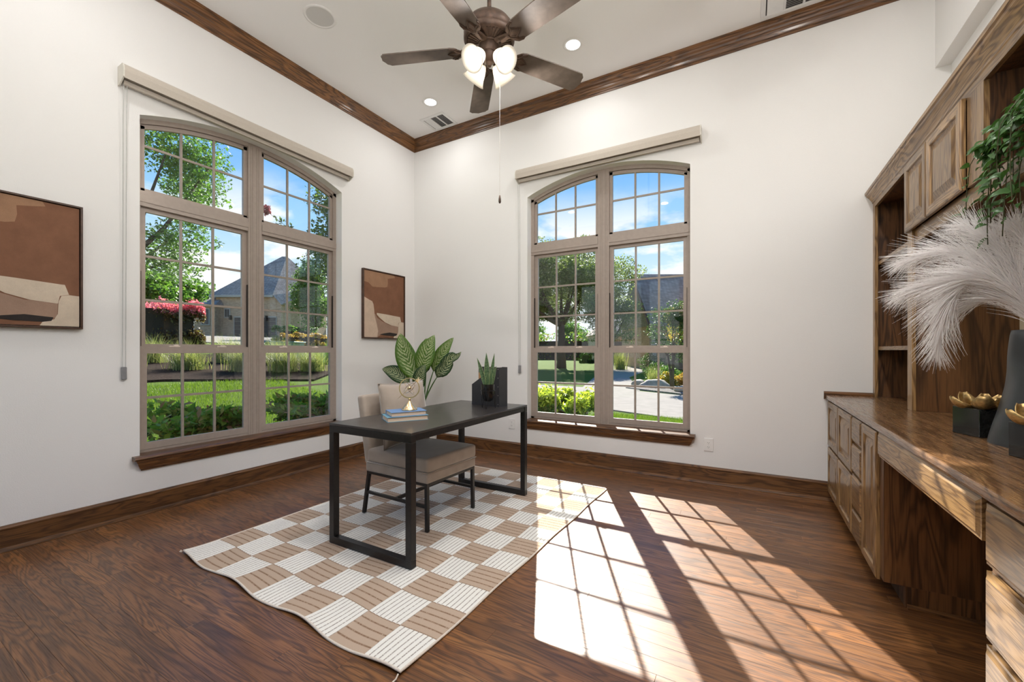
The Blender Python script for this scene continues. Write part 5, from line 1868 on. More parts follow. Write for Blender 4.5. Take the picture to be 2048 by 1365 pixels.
# ------------------------------------------------------------------ outside: ground
GZ = -0.35
PROF = [(0, -0.35), (2.5, -0.25), (5, 0.20), (7.5, 0.55), (12, 0.95), (18, 1.42), (30, 2.10), (45, 2.80), (90, 4.2)]


def ground_z(x, y):
    """the left yard climbs towards the street, the back yard is level"""
    d = max(0.0, -x)
    a = max(y, -40) / max(d, 0.3)
    w = 1.0 - min(1.0, max(0.0, (a - 0.85) / 0.55))
    w = w * w * (3 - 2 * w)
    hz = np.interp(d, [p[0] for p in PROF], [p[1] for p in PROF])
    return GZ + (hz - GZ) * w


gx = np.concatenate([np.linspace(-90, -30, 13), np.linspace(-27, -8, 20), np.linspace(-7.5, 6, 28), np.linspace(8, 60, 8)])
gy = np.concatenate([np.linspace(-40, -6, 10), np.linspace(-5, 20, 51), np.linspace(22, 110, 30)])
mb = MB()
ng = len(gy)
for x in gx:
    for y in gy:
        mb.v.append((float(x), float(y), float(ground_z(x, y))))
for i in range(len(gx) - 1):
    for j in range(ng - 1):
        xc, yc = (gx[i] + gx[i + 1]) / 2, (gy[j] + gy[j + 1]) / 2
        if xc > -WT and xc < W and yc > D and yc < 0:
            continue
        mb.f.append((i * ng + j, (i + 1) * ng + j, (i + 1) * ng + j + 1, i * ng + j + 1))
        mb.m.append(0)
tag(mb.build('lawn', 'ground_grass', kind='structure'), 'sunlit green lawn around the house', 'lawn')


def ground_patch(name, label, cat, pts, mat, lift=0.03, thick=0.10, kind='structure', n=10):
    """slab that follows the ground; pts: polygon in plan, given as two matching edges (near, far)"""
    near, far = pts
    mb = MB()
    N = len(near) - 1
    G_ = []
    for i in range(N * 4 + 1):
        k = min(int(i / 4), N - 1)
        t = i / 4 - k
        a = Vector(near[k]).lerp(Vector(near[k + 1]), t)
        b = Vector(far[k]).lerp(Vector(far[k + 1]), t)
        G_.append([a.lerp(b, j / n) for j in range(n + 1)])
    vs = [(p.x, p.y, ground_z(p.x, p.y) + lift) for r in G_ for p in r]
    m = n + 1
    fs = [(i * m + j, (i + 1) * m + j, (i + 1) * m + j + 1, i * m + j + 1) for i in range(len(G_) - 1) for j in range(n)]
    k0 = len(vs)
    mb.add(vs, fs)
    rim = [i * m for i in range(len(G_))] + [(len(G_) - 1) * m + j for j in range(1, m)] + [i * m + n for i in range(len(G_) - 2, -1, -1)] + [j for j in range(n - 1, 0, -1)]
    low = [(vs[i][0], vs[i][1], vs[i][2] - thick) for i in rim]
    mb.v += low
    L = len(rim)
    for i in range(L):
        j = (i + 1) % L
        mb.f.append((rim[i], rim[j], k0 + j, k0 + i))
        mb.m.append(0)
    o = mb.build(name, mat, kind=kind)
    tag(o, label, cat)
    return o


ground_patch('driveway', 'pale concrete driveway outside the right window', 'driveway',
             ([(-16.0, 10.6), (-4.0, 8.4), (0.77, 6.45), (2.6, 5.70), (9.0, 4.6)], [(-16.0, 13.4), (-4.9, 12.6), (-0.8, 12.4), (1.9, 11.0), (9.0, 10.4)]), 'concrete')
ground_patch('driveway', 'concrete drive running back to the far garage', 'driveway',
             ([(-2.1, 11.9), (-4.2, 20.0), (-7.0, 30.0), (-12.0, 43.5)], [(0.2, 12.1), (-2.2, 20.0), (-3.2, 30.0), (-4.0, 43.5)]), 'concrete', 0.024)
ground_patch('driveway', 'pale concrete drive in front of the hip-roofed house', 'driveway',
             ([(-21.0, 10.5), (-18.5, 8.0), (-24.0, 6.6), (-31, 7.0)], [(-38.0, 22.5), (-40.0, 18.0), (-41.5, 14.5), (-43.0, 12.5)]), 'concrete', 0.05)
ground_patch('street', 'grey street at the right of the left yard', 'street',
             ([(-8.6, 5.0), (-14.0, 9.6), (-19.0, 14.0)], [(-9.6, 7.4), (-15.6, 13.0), (-21.0, 18.2)]), 'asphalt', 0.05)
ground_patch('mulch_bed', 'dark mulch bed planted with fountain grasses', 'flower bed',
             ([(-7.2, -3.0), (-7.3, 0.0), (-6.8, 1.6), (-6.3, 2.9), (-7.2, 4.2)], [(-13.0, -2.0), (-13.2, 1.6), (-13.0, 4.2), (-10.2, 4.9), (-8.6, 5.1)]), 'mulch', 0.05, kind='thing')
ground_patch('gravel_bed', 'grey gravel bed with shrubs beside the driveway', 'flower bed',
             ([(-0.55, 12.9), (0.6, 12.1), (1.9, 11.3), (6.0, 10.9)], [(-0.6, 22.0), (0.6, 22.0), (2.4, 22.0), (6.5, 22.0)]), 'gravel', 0.06, kind='thing')


def stone_mesh(c, r, seed, squash=0.55):
    rs = random.Random(seed)
    bm = bmesh.new()
    bmesh.ops.create_icosphere(bm, subdivisions=3, radius=1.0)
    ph = [rs.uniform(0, 6) for _ in range(6)]
    for v in bm.verts:
        d = v.co.normalized()
        k = 1 + 0.16 * math.sin(3 * d.x + ph[0]) + 0.13 * math.sin(4 * d.y + ph[1]) + 0.10 * math.sin(5 * d.z + ph[2]) + 0.05 * math.sin(9 * d.x + 7 * d.y + ph[3])
        v.co = Vector((c[0] + d.x * k * r[0], c[1] + d.y * k * r[1], max(c[2] - 0.05, c[2] + d.z * k * r[2])))
    mb = MB()
    bm.verts.index_update()
    mb.add([tuple(v.co) for v in bm.verts], [tuple(v.index for v in f.verts) for f in bm.faces])
    bm.free()
    return mb


for i, (lb, c, r) in enumerate((('large pale boulder in the gravel bed', (0.45, 13.6, GZ + 0.12), (0.55, 0.38, 0.30)), ('small pale boulder left in the gravel bed', (-0.35, 14.0, GZ + 0.1), (0.34, 0.28, 0.2)),
                                ('dark boulder at the right of the gravel bed', (1.75, 12.2, GZ + 0.1), (0.35, 0.3, 0.22)))):
    tag(stone_mesh(c, r, i).build('boulder', 'stone', smooth=True), lb, 'stone', 'boulders in the gravel bed')
for i, (lb, x0, y0) in enumerate((('left flat flagstone under the left window hedge', -1.62, -2.05), ('middle flat flagstone under the left window hedge', -1.50, -1.55), ('right flat flagstone under the left window hedge', -1.40, -1.05))):
    fs_ = MB().prism([(-0.22, -0.20), (0.20, -0.23), (0.26, 0.05), (0.18, 0.22), (-0.20, 0.20), (-0.27, 0.02)], lambda u, v, a, x0=x0, y0=y0: (x0 + u * 0.7, y0 + v, a), -0.36, -0.26)
    tag(fs_.build('flagstone', 'stone', bevel=0.01), lb, 'stone', 'flagstones by the left window')


# ------------------------------------------------------------------ outside: plants
def lawn_blades(name, label, poly, n, h, seed):
    rng = np.random.default_rng(seed)
    (x0, x1), (y0, y1) = poly
    P = np.stack([rng.uniform(x0, x1, n), rng.uniform(y0, y1, n), np.zeros(n)], 1)
    P[:, 2] = [ground_z(a, b) - 0.004 for a, b, _ in P]
    o = np_mesh(name, blades(P, h, 0.5, 0.007, 2, rng), 0, 'blade_lawn', kind='stuff')
    return tag(o, label, 'grass')


lawn_blades('grass_blades', 'short bright grass blades on the sloping left lawn', ((-6.9, -2.3), (-2.2, 2.2)), 30000, 0.085, 1)
lawn_blades('grass_blades', 'short bright grass blades on the strip before the driveway', ((0.6, 3.4), (3.6, 5.9)), 16000, 0.085, 2)


def clump(label, x, y, h, n, mat='blade_fountain', lean=0.95, w=0.010, spread=0.16, droop=0.75, seed=0, group='ornamental grasses in the beds', name='fountain_grass'):
    rng = np.random.default_rng(seed + 100)
    root = thing(name, label, 'grass clump', (x, y, ground_z(x, y) + 0.04), group)
    P = np.zeros((n, 3))
    P[:, :2] = np.array([x, y]) + rng.normal(size=(n, 2)) * spread
    P[:, 2] = ground_z(x, y) + 0.04
    np_mesh('blades', blades(P, h, lean, w, 5, rng, droop), 0, mat, root, kind='stuff')
    return root


cl = [('fountain grass clump furthest left in the mulch bed', -9.3, -0.20, 0.85, 700), ('fountain grass clump second from the left', -8.8, 1.05, 0.80, 700), ('fountain grass clump in the middle of the mulch bed', -8.0, 2.05, 0.98, 900),
      ('fountain grass clump right of the middle one', -7.6, 2.85, 0.92, 900), ('fountain grass clump by the window mullion', -7.5, 3.65, 0.85, 700), ('fountain grass clump behind the left ones', -10.6, 0.9, 0.85, 600),
      ('fountain grass clump behind the middle ones', -10.2, 2.6, 0.9, 600), ('fountain grass clump at the back of the mulch bed', -9.6, 3.8, 0.9, 600)]
for i, (lb, x, y, h, n_) in enumerate(cl):
    clump(lb, x, y, h, n_, seed=i)
clump('tall green grass clump beside the utility box', -9.55, 6.0, 0.80, 220, 'blade_green', 0.42, 0.022, 0.20, 0.5, 20, name='iris_clump')
clump('pale wispy grass clump in the gravel bed', 0.1, 15.5, 0.85, 260, 'blade_fountain', 0.6, 0.012, 0.15, 0.5, 21)
clump('pale wispy grass clump in front of the far garage', -5.3, 29.5, 1.6, 260, 'blade_fountain', 0.5, 0.03, 0.25, 0.4, 22)


def hedge(name, label, boxes, leaf, n, size, top=None, core='leaf_purple', seed=0, lump=0.05, core_in=0.2, group=None):
    """clipped hedge: leaves over a rounded body, with a dark twiggy core"""
    rng = np.random.default_rng(seed + 40)
    c0 = boxes[0]
    root = thing(name, label, 'hedge', ((c0[0][0] + c0[0][1]) / 2, (c0[1][0] + c0[1][1]) / 2, c0[2][0]), group)
    allP, allN = [], []
    topP = []
    cm_ = MB()
    for (x0, x1), (y0, y1), (z0, z1) in boxes:
        k = n // len(boxes)
        d = unit(rng.normal(size=(k, 3)))
        e = 0.28
        s = np.sign(d) * np.abs(d) ** e
        s = s / np.maximum(np.abs(s).max(1, keepdims=True), 1e-6) * 1.0
        s *= np.where(rng.random((k, 1)) < 0.6, rng.uniform(0.9, 1.0, (k, 1)), rng.uniform(0.6, 0.95, (k, 1)))
        c = np.array([(x0 + x1) / 2, (y0 + y1) / 2, (z0 + z1) / 2])
        h = np.array([x1 - x0, y1 - y0, z1 - z0]) / 2
        P = c + s * h
        P += lump * np.stack([np.sin(P[:, 1] * 5 + P[:, 2] * 6), np.sin(P[:, 0] * 6 + 2), np.sin(P[:, 0] * 4 + P[:, 1] * 5)], 1)
        allP.append(P)
        allN.append(s)
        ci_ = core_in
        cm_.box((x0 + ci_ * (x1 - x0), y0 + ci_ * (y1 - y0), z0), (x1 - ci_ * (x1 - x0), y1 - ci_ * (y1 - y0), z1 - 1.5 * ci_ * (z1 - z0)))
    P = np.concatenate(allP)
    N = np.concatenate(allN)
    P[:, 2] = np.maximum(P[:, 2], min(b[2][0] for b in boxes))
    if top:
        tm_ = N[:, 2] > 0.72
        body, tp = P[~tm_], P[tm_]
        np_mesh('new_growth', leaf_quads(tp + rng.normal(size=tp.shape) * np.array([0.02, 0.02, top[1]]), size * 1.15, 0.42, 0.0, rng), 0, top[0], root, kind='stuff')
        np_mesh('foliage', leaf_quads(body, size, 0.55, 0, rng, N[~tm_]), 0, leaf, root, kind='stuff')
    else:
        np_mesh('foliage', leaf_quads(P, size, 0.55, 0, rng, N), 0, leaf, root, kind='stuff')
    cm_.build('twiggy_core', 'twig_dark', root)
    return root


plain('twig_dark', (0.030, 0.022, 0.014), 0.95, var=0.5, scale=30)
hedge('window_hedge', 'low leafy hedge growing right under the left window', [((-1.30, -0.55), (-3.4, -2.0), (-0.35, 0.60)), ((-1.25, -0.55), (-2.1, -0.8), (-0.35, 0.58)), ((-1.25, -0.6), (-0.9, 0.9), (-0.35, 0.62))], 'leaf_hedge', 17000, 0.09, ('leaf_lime', 0.035), seed=1, lump=0.05)
hedge('yellow_hedge', 'clipped yellow-green hedge outside the right window', [((-1.5, 0.5), (2.5, 3.5), (-0.35, 0.41)), ((-0.3, 0.9), (2.5, 3.4), (-0.35, 0.38)), ((0.4, 1.42), (2.5, 3.4), (-0.35, 0.34))], 'leaf_hedge', 36000, 0.08, ('leaf_yellow', 0.05), seed=2, lump=0.03)
gzp = ground_z(-20, 4.6)
hedge('clipped_hedge', 'large clipped hedge with a pink-red top outside the left window', [((-22.0, -18.6), (0.5, 5.75), (gzp - 0.1, gzp + 1.72))], 'leaf_purple', 30000, 0.15, ('leaf_pink', 0.12), seed=3, lump=0.10, core_in=0.07)
g2 = ground_z(-20.4, 12.2)
hedge('rounded_hedge', 'low rust-coloured clipped hedge beyond the street', [((-21.2, -19.4), (10.9, 12.6), (g2, g2 + 0.70)), ((-21.0, -19.2), (12.2, 14.2), (g2, g2 + 0.66))], 'leaf_rust', 7000, 0.10, seed=4, lump=0.05)
g3 = ground_z(-25, 14)
hedge('rounded_hedge', 'green clipped shrub behind the rust-coloured hedge', [((-26.2, -24.2), (13.2, 15.6), (g3, g3 + 1.15))], 'leaf_tree', 4000, 0.13, seed=5, lump=0.06)
hedge('rounded_hedge', 'small round green bush on the far lawn right of the oak', [((-14.6, -13.0), (44.6, 46.2), (GZ, 1.1))], 'leaf_dark', 2500, 0.16, seed=6)
hedge('rounded_hedge', 'long dark hedge row behind the oak tree', [((-34.0, -14.5), (60.0, 63.0), (GZ, 4.2))], 'leaf_lime', 12000, 0.40, seed=7)

TREES = []


def tree(name, label, x, y, trunk_h, trunk_r, blobs, leaf, n, size, seed, base=None, branches=6, group=None, shell=0.35, aspect=0.5, multi=1):
    rng = np.random.default_rng(seed + 900)
    rs = random.Random(seed)
    z0 = ground_z(x, y) - 0.05 if base is None else base
    root = thing(name, label, 'tree', (x, y, z0), group)
    tb = MB()
    tops = []
    for m_ in range(multi):
        ox, oy = ((rs.uniform(-1, 1) * trunk_r * 3, rs.uniform(-1, 1) * trunk_r * 3) if multi > 1 else (0, 0))
        top = (x + ox * 2.5 + rs.uniform(-0.1, 0.1), y + oy * 2.5, z0 + trunk_h)
        tb.tube([(x + ox * 0.4, y + oy * 0.4, z0), (x + ox * 0.8, y + oy * 0.8, z0 + trunk_h * 0.45), top], [trunk_r * 1.35, trunk_r, trunk_r * 0.85], 10)
        tops.append(top)
    for b in range(branches):
        c, r = blobs[b % len(blobs)]
        e = Vector((x + c[0], y + c[1], z0 + c[2])) + Vector((rs.uniform(-.5, .5) * r[0], rs.uniform(-.5, .5) * r[1], rs.uniform(-.2, .5) * r[2]))
        t0 = Vector(tops[b % len(tops)])
        mid = t0.lerp(e, 0.5) + Vector((0, 0, -0.08 * (e - t0).length))
        tb.tube([tuple(t0 - Vector((0, 0, 0.1))), tuple(mid), tuple(e)], [trunk_r * 0.62, trunk_r * 0.38, trunk_r * 0.12], 7)
    tb.build('trunk', 'bark', root, smooth=True)
    vol = [r[0] * r[1] * r[2] for c, r in blobs]
    tv = sum(v ** (2 / 3) for v in vol)
    P, Nn = [], []
    for (c, r), v in zip(blobs, vol):
        p, d = blob_points(int(n * v ** (2 / 3) / tv), (x + c[0], y + c[1], z0 + c[2]), r, shell, rng, 0.35)
        P.append(p)
        Nn.append(d)
    P = np.concatenate(P)
    np_mesh('foliage', leaf_quads(P, size, aspect, 0.5, rng), 0, leaf, root, kind='stuff')
    return root


def scatter_blobs(k, R, zc, r, seed, flat=0.7):
    rs = random.Random(seed)
    out = []
    for i in range(k):
        a = rs.uniform(0, 2 * PI)
        q = math.sqrt(rs.random())
        out.append(((R[0] * q * math.cos(a), R[1] * q * math.sin(a), zc + R[2] * rs.uniform(-1, 1) * math.sqrt(1 - 0.8 * q * q)), (r * rs.uniform(0.7, 1.2), r * rs.uniform(0.7, 1.2), r * flat * rs.uniform(0.7, 1.1))))
    return out


# left yard
tree('shade_tree', 'tall feathery green tree behind the pink-topped hedge', -29.0, 5.6, 4.0, 0.30, scatter_blobs(30, (4.6, 4.6, 5.8), 9.2, 1.75, 1), 'leaf_tree', 30000, 0.24, 1, branches=10, group='trees outside the left window')
tree('shade_tree', 'dense dark-leaved tree just above the pink-topped hedge', -25.4, 6.2, 1.5, 0.16, scatter_blobs(12, (2.0, 2.6, 0.8), 2.7, 1.0, 2), 'leaf_tree', 11000, 0.22, 2, group='trees outside the left window', aspect=0.7)
tree('shade_tree', 'bright green upright tree right of the hip-roofed house', -27.4, 17.6, 1.0, 0.14, scatter_blobs(14, (1.1, 1.1, 2.6), 3.6, 0.85, 3, 1.2), 'leaf_tree', 12000, 0.20, 3, group='trees outside the left window')
tree('shade_tree', 'second green tree behind the upright one at the street', -33.0, 25.0, 1.5, 0.18, scatter_blobs(14, (2.6, 2.6, 3.0), 5.0, 1.4, 4), 'leaf_tree', 10000, 0.28, 4, group='trees outside the left window')
# crape myrtle near the house corner
mz = ground_z(-3.4, 2.2)
tree('crape_myrtle', 'crape myrtle branch spray showing in the upper left window', -3.4, 1.75, 1.9, 0.055, scatter_blobs(16, (0.95, 0.75, 1.15), 3.55, 0.50, 6, 0.9) + [((-0.1, -0.75, 3.0), (0.35, 0.35, 0.25)), ((0.1, -0.5, 4.3), (0.35, 0.3, 0.4))], 'leaf_myrtle', 9000, 0.075, 6, branches=14, multi=3, aspect=0.55, shell=0.1)
mt = thing('flower_spray', 'long myrtle twig ending in a red flower head', 'branch', (-3.25, 0.9, 3.20))
tw_path = [Vector((-3.25, 1.30, 3.00)), Vector((-3.22, 0.85, 3.12)), Vector((-3.20, 0.35, 3.32)), Vector((-3.205, -0.11, 3.55))]
MB().tube([tuple(p) for p in tw_path], [0.008, 0.006, 0.004, 0.003], 6).build('twig', 'bark', mt, smooth=True)
rg = np.random.default_rng(77)
tt = rg.uniform(0.1, 0.92, 130)
TP = np.array([tuple(tw_path[int(t * 3)].lerp(tw_path[min(3, int(t * 3) + 1)], t * 3 - int(t * 3))) for t in tt]) + rg.normal(size=(130, 3)) * 0.035
np_mesh('leaves', leaf_quads(TP, 0.085, 0.5, 0.4, rg), 0, 'leaf_myrtle', mt, kind='stuff')
fp, _ = blob_points(420, (-3.205, -0.13, 3.57), (0.075, 0.075, 0.085), 0.2, rg, 0.3)
np_mesh('flower_head', leaf_quads(fp, 0.030, 0.8, 0.0, rg), 0, 'leaf_crimson', mt, kind='stuff')
tree('crape_myrtle', 'full crape myrtle, unseen, placed to shade the left window', -3.5, 4.6, 2.2, 0.07, scatter_blobs(34, (1.5, 2.0, 1.9), 4.9, 0.95, 8, 0.9), 'leaf_myrtle', 42000, 0.15, 8, branches=12, multi=4, shell=0.1, aspect=0.65)  # out of view, placed so its crown keeps sun off the left window
# back yard
tree('oak_tree', 'big spreading oak on the lawn outside the right window', -10.7, 30.1, 3.9, 0.34, scatter_blobs(40, (5.2, 5.2, 3.4), 7.7, 1.7, 9, 0.75), 'leaf_oak', 60000, 0.23, 9, branches=14, shell=0.3)
tree('shade_tree', 'grey-green tree right of the oak before the far house', -5.6, 27.5, 2.0, 0.14, scatter_blobs(20, (1.9, 1.9, 2.6), 4.6, 1.05, 10), 'leaf_oak', 14000, 0.17, 10, group='trees outside the right window')
tree('shrub_tree', 'small multi-stemmed shrub tree in the gravel bed', 1.25, 13.0, 1.5, 0.05, scatter_blobs(16, (0.75, 0.75, 1.0), 2.35, 0.45, 11, 0.9), 'leaf_dark', 9000, 0.085, 11, multi=3, branches=9)
tree('maple_tree', 'amber-tipped maple at the right edge of the right window', 1.30, 17.0, 1.4, 0.06, scatter_blobs(14, (0.85, 0.8, 1.3), 3.0, 0.55, 12, 0.9), 'leaf_amber', 8000, 0.12, 12, branches=8)
for i, (lb, x, y, r, lf) in enumerate((('dark mounded shrub at the left of the gravel bed', -0.15, 17.2, 0.62, 'leaf_dark'), ('yellow-green shrub in the middle of the gravel bed', 0.55, 16.2, 0.55, 'leaf_tree'),
                                       ('pale olive shrub beside the boulders', 0.75, 14.9, 0.40, 'leaf_amber'), ('yellow-green shrub under the multi-stemmed tree', 1.55, 14.6, 0.42, 'leaf_rust'), ('leafy shrub against the far garage', -2.9, 29.4, 0.9, 'leaf_dark'))):
    root = thing('mound_shrub', lb, 'shrub', (x, y, GZ), 'shrubs outside the right window')
    rgx = np.random.default_rng(300 + i)
    p_, d_ = blob_points(2600, (x, y, GZ + r * 0.75), (r, r, r * 0.8), 0.5, rgx, 0.3)
    p_[:, 2] = np.maximum(p_[:, 2], GZ + 0.05)
    np_mesh('foliage', leaf_quads(p_, 0.085 + 0.05 * (r > 1), 0.6, 0.4, rgx), 0, lf, root, kind='stuff')
    MB().tube([(x, y, GZ), (x + 0.05, y, GZ + r * 0.9)], [0.03, 0.012], 6).build('stem', 'bark', root)
far = [(-60, 22, 9), (-58, 33, 8), (-52, 42, 9), (-44, 52, 10), (-38, 72, 11), (-29, 80, 10), (-17, 74, 9), (-8, 84, 10), (-66, 14, 9), (-70, 4, 9)]
fl_lab = ['far green tree beyond the roof, first from the left', 'far green tree beyond the roof, second from the left', 'far tree at the street, third from the left', 'far tree behind the room corner', 'far tree left of the oak crown', 'far tree right behind the oak crown',
          'far tree between the oak and the far house', 'far tree behind the far garage', 'far tree left of the hip-roofed house', 'far tree furthest left past the pink hedge']
for i, (x, y, h) in enumerate(far):
    tree('background_tree', fl_lab[i], x, y, 2.5, 0.25, scatter_blobs(14, (3.6, 3.6, h * 0.28), h * 0.52, 2.0, 50 + i), 'leaf_tree', 4200, 0.55, 50 + i, group='trees along the horizon', branches=4)


# ------------------------------------------------------------------ outside: buildings
def gable_poly(mb, pts, mat=0):
    mb.add(pts, [tuple(range(len(pts)))], mat)
    return mb


RT3, FW3 = RTV, FWV
lh_o = Vector((-44.04, 20.26, 2.70))
LHX = 45.0 / 832.0
lh = thing('brick_house', 'brick house with a steep grey hip roof seen through the left window', 'house', tuple(lh_o), world=False, rotz=YAW)
# local frame: x to the right as seen from the room, y away, z up; pixel unit LHX metres, origin below x=480
u = lambda px: (px - 480) * LHX
zz = lambda py: (672 - py) * LHX
DPT = 11.0
bw = MB()
bw.box((u(432), 0.0, -0.3), (u(548), DPT, zz(588)))
bw.add([(u(548), 0, -0.3), (u(562), 0, -0.3), (u(562), 0, zz(605)), (u(548), 0, zz(588)), (u(548), DPT, -0.3), (u(562), DPT, -0.3), (u(562), DPT, zz(605)), (u(548), DPT, zz(588))],
       [(0, 1, 2, 3), (1, 5, 6, 2), (2, 6, 7, 3)])
bw.build('wall', 'brick_wall', lh)
bw2 = MB().box((u(405), -1.2, -0.3), (u(446), 3.0, zz(612)))
bw2.build('wall', 'brick_wall', lh)
rf = MB()
e = 0.35
Lx, Rx, ez = u(428) - e, u(549), zz(589)
rg0, rg1, rz = u(508), u(519), zz(488)
A = [(Lx, -e, ez), (Rx, -e, ez), (Rx, DPT + e, ez), (Lx, DPT + e, ez), (rg0, DPT * 0.5, rz), (rg1, DPT * 0.5, rz)]
rf.add(A, [(0, 1, 5, 4), (2, 3, 4, 5), (3, 0, 4), (0, 3, 2, 1)])
rf.add([(Rx, -e, ez), (Rx, DPT + e, ez), (rg1, DPT * 0.5, rz), (u(566), -e, zz(608)), (u(566), DPT + e, zz(608)), (u(600), DPT * 0.5, zz(560))],
       [(0, 3, 5, 2), (1, 2, 5, 4), (3, 4, 5), (0, 1, 4, 3)])
rf.build('roof', 'shingles', lh)
rf2 = MB().add([(u(402), -1.6, zz(612)), (u(450), -1.6, zz(612)), (u(450), 3, zz(612)), (u(402), 3, zz(612)), (u(422), 1.0, zz(588)), (u(436), 1.0, zz(588))], [(0, 1, 5, 4), (1, 2, 5), (2, 3, 4, 5), (3, 0, 4), (3, 2, 1, 0)])
rf2.build('roof', 'shingles', lh)
MB().box((Lx + 0.05, -e - 0.03, ez - 0.22), (Rx, -e + 0.05, ez)).build('fascia', 'trim_paint', lh)
for x0, x1 in ((470, 507), (517, 552)):
    fr_ = MB().box((u(x0 - 2), -0.06, -0.1), (u(x1 + 2), 0.02, zz(631))).build('garage_frame', 'trim_paint', lh)
    gd = MB()
    for r_ in range(5):
        z0_, z1_ = zz(672 - 39 * r_ / 5), zz(672 - 39 * (r_ + 1) / 5) - 0.02
        gd.box((u(x0), -0.10, z0_), (u(x1), -0.061, z1_))
    gd.build('garage_door', 'garage_paint', fr_)
for x0, x1, y0, y1, dy in ((451, 459, 617, 632, 0.0), (421, 434, 619, 648, -1.2)):
    w_ = MB().box((u(x0) - 0.12, dy - 0.07, zz(y1) - 0.12), (u(x1) + 0.12, dy + 0.02, zz(y0) + 0.12)).build('window', 'trim_paint', lh)
    MB().box((u(x0), dy - 0.09, zz(y1)), (u((x0 + x1) / 2) - 0.03, dy - 0.071, zz(y0))).box((u((x0 + x1) / 2) + 0.03, dy - 0.09, zz(y1)), (u(x1), dy - 0.071, zz(y0))).build('pane', 'dark_glass', w_)
MB().box((u(461), -0.30, zz(638)), (u(464), 0.0, zz(629))).build('wall_lantern', 'black_metal', lh)
MB().box((u(533), -0.30, zz(640)), (u(536), 0.0, zz(630))).build('wall_lantern', 'black_metal', lh)

# house across the drive, seen through the right window
rh_o = Vector((-8.194, 44.268, GZ))
RHX = 48.0 / 832.0
rh = thing('garage_house', 'brick house with a brown garage door behind the shrubs', 'house', tuple(rh_o), world=False, rotz=YAW)
u2 = lambda px: (px - 1260) * RHX
z2 = lambda py: (729 - py) * RHX
MB().box((u2(1205), 0.0, -0.3), (u2(1345), 9.0, z2(668))).build('wall', 'brick_wall', rh)
gf = MB().box((u2(1220), -0.06, -0.2), (u2(1304), 0.02, z2(683))).build('garage_frame', 'rake_board', rh)
gd = MB()
for r_ in range(5):
    gd.box((u2(1222), -0.12, z2(728 - 44 * r_ / 5)), (u2(1302), -0.061, z2(728 - 44 * (r_ + 1) / 5) - 0.02))
gd.build('garage_door', 'garage_paint', gf)
rr_ = MB().add([(u2(1200), -0.6, z2(668)), (u2(1350), -0.6, z2(668)), (u2(1350), 9.6, z2(668)), (u2(1200), 9.6, z2(668)), (u2(1245), 4.5, z2(615)), (u2(1350), 4.5, z2(615))],
               [(0, 1, 5, 4), (2, 3, 4, 5), (3, 0, 4), (1, 2, 5), (3, 2, 1, 0)])
rr_.build('roof', 'shingles', rh)
MB().box((u2(1284), 3.0, z2(668)), (u2(1312), 8.0, z2(600))).build('upper_wall', 'trim_paint', rh)
MB().add([(u2(1280), 2.6, z2(600)), (u2(1316), 2.6, z2(600)), (u2(1316), 8.4, z2(600)), (u2(1280), 8.4, z2(600)), (u2(1304), 5.5, z2(562)), (u2(1312), 5.5, z2(562))], [(0, 1, 5, 4), (2, 3, 4, 5), (3, 0, 4), (1, 2, 5), (3, 2, 1, 0)]).build('upper_roof', 'shingles', rh)

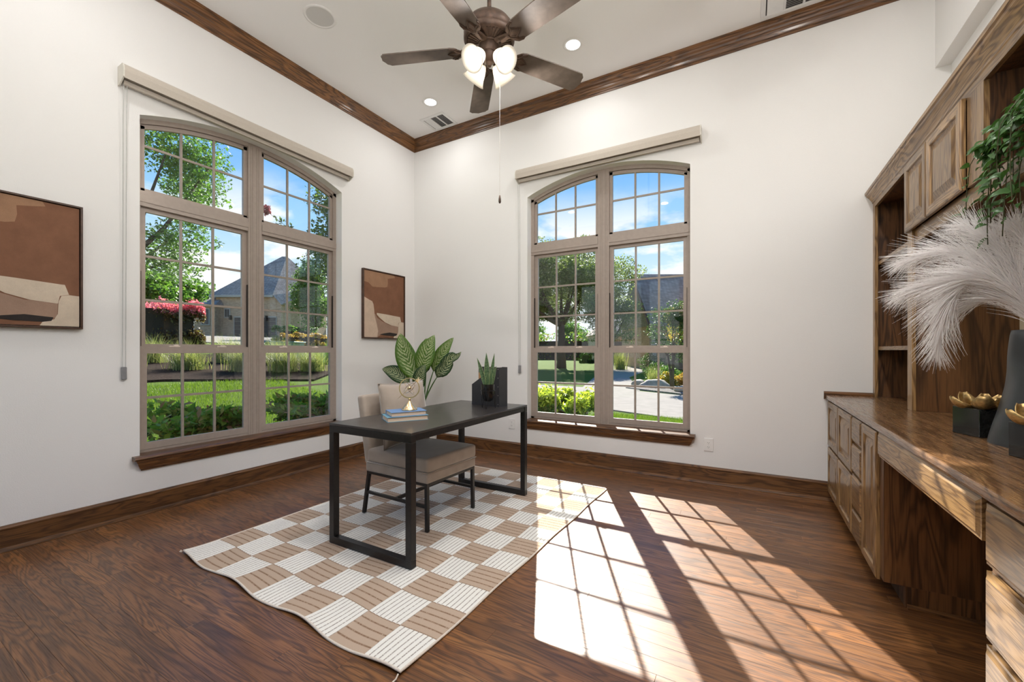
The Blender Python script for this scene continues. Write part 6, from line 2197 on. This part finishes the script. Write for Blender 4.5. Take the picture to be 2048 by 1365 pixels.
nh_o = Vector((-2.194, 31.57, GZ))
NHX = 34.0 / 832.0
nh = thing('shingled_house', 'house wing with a large grey shingled roof at the right of the right window', 'house', tuple(nh_o), world=False, rotz=YAW)
u3 = lambda px: (px - 1330) * NHX
z3 = lambda py: (739 - py) * NHX
MB().box((u3(1302), 0.4, -0.3), (u3(1420), 9.0, z3(645))).build('wall', 'brick_wall', nh)
MB().add([(u3(1299), -0.2, z3(648)), (u3(1420), -0.2, z3(648)), (u3(1424), 4.4, z3(528)), (u3(1296), 4.4, z3(528)), (u3(1299), -0.2, z3(652)), (u3(1420), -0.2, z3(652)), (u3(1424), 9.4, z3(648)), (u3(1296), 9.4, z3(648))],
         [(0, 1, 2, 3), (3, 2, 6, 7), (4, 5, 1, 0), (4, 0, 3, 7), (1, 5, 6, 2)]).build('roof', 'shingles', nh)
MB().add([(u3(1296), -0.26, z3(655)), (u3(1301), -0.26, z3(655)), (u3(1298), 4.4, z3(526)), (u3(1293), 4.4, z3(526)), (u3(1296), -0.20, z3(662)), (u3(1301), -0.20, z3(662)), (u3(1298), 4.5, z3(534)), (u3(1293), 4.5, z3(534))],
         [(0, 1, 2, 3), (7, 6, 5, 4), (0, 3, 7, 4), (1, 5, 6, 2), (0, 4, 5, 1), (3, 2, 6, 7)]).build('rake_trim', 'rake_board', nh)
MB().box((u3(1304), -0.05, -0.3), (u3(1312), 0.30, z3(650))).build('porch_post', 'trim_paint', nh)
MB().box((u3(1371), -3.0, -0.3), (u3(1425), -0.3, z3(600))).build('side_wall', 'tan_stucco', nh)
MB().add([(u3(1364), -3.4, z3(612)), (u3(1430), -3.4, z3(612)), (u3(1430), -1.6, z3(470)), (u3(1378), -1.6, z3(470)), (u3(1364), -0.2, z3(612)), (u3(1430), -0.2, z3(612))], [(0, 1, 2, 3), (3, 2, 5, 4), (0, 3, 4), (1, 5, 2), (0, 4, 5, 1)]).build('side_gable', 'tan_stucco', nh)

ux, uy = -11.6, 5.35
ubx = thing('utility_box', 'green ribbed utility box behind the fountain grasses', 'utility box', (ux, uy, ground_z(ux, uy)), world=False, rotz=YAW)
MB().box((-0.55, -0.4, 0.0), (0.55, 0.4, 0.58)).build('cabinet', 'utility_green', ubx, bevel=0.02)
for k in range(5):
    MB().box((-0.56, -0.43, 0.08 + 0.10 * k), (0.56, -0.401, 0.13 + 0.10 * k)).build('rib', 'utility_green', ubx)
MB().box((-0.59, -0.45, 0.58), (0.59, 0.44, 0.63)).build('lid', 'utility_green', ubx, bevel=0.01)
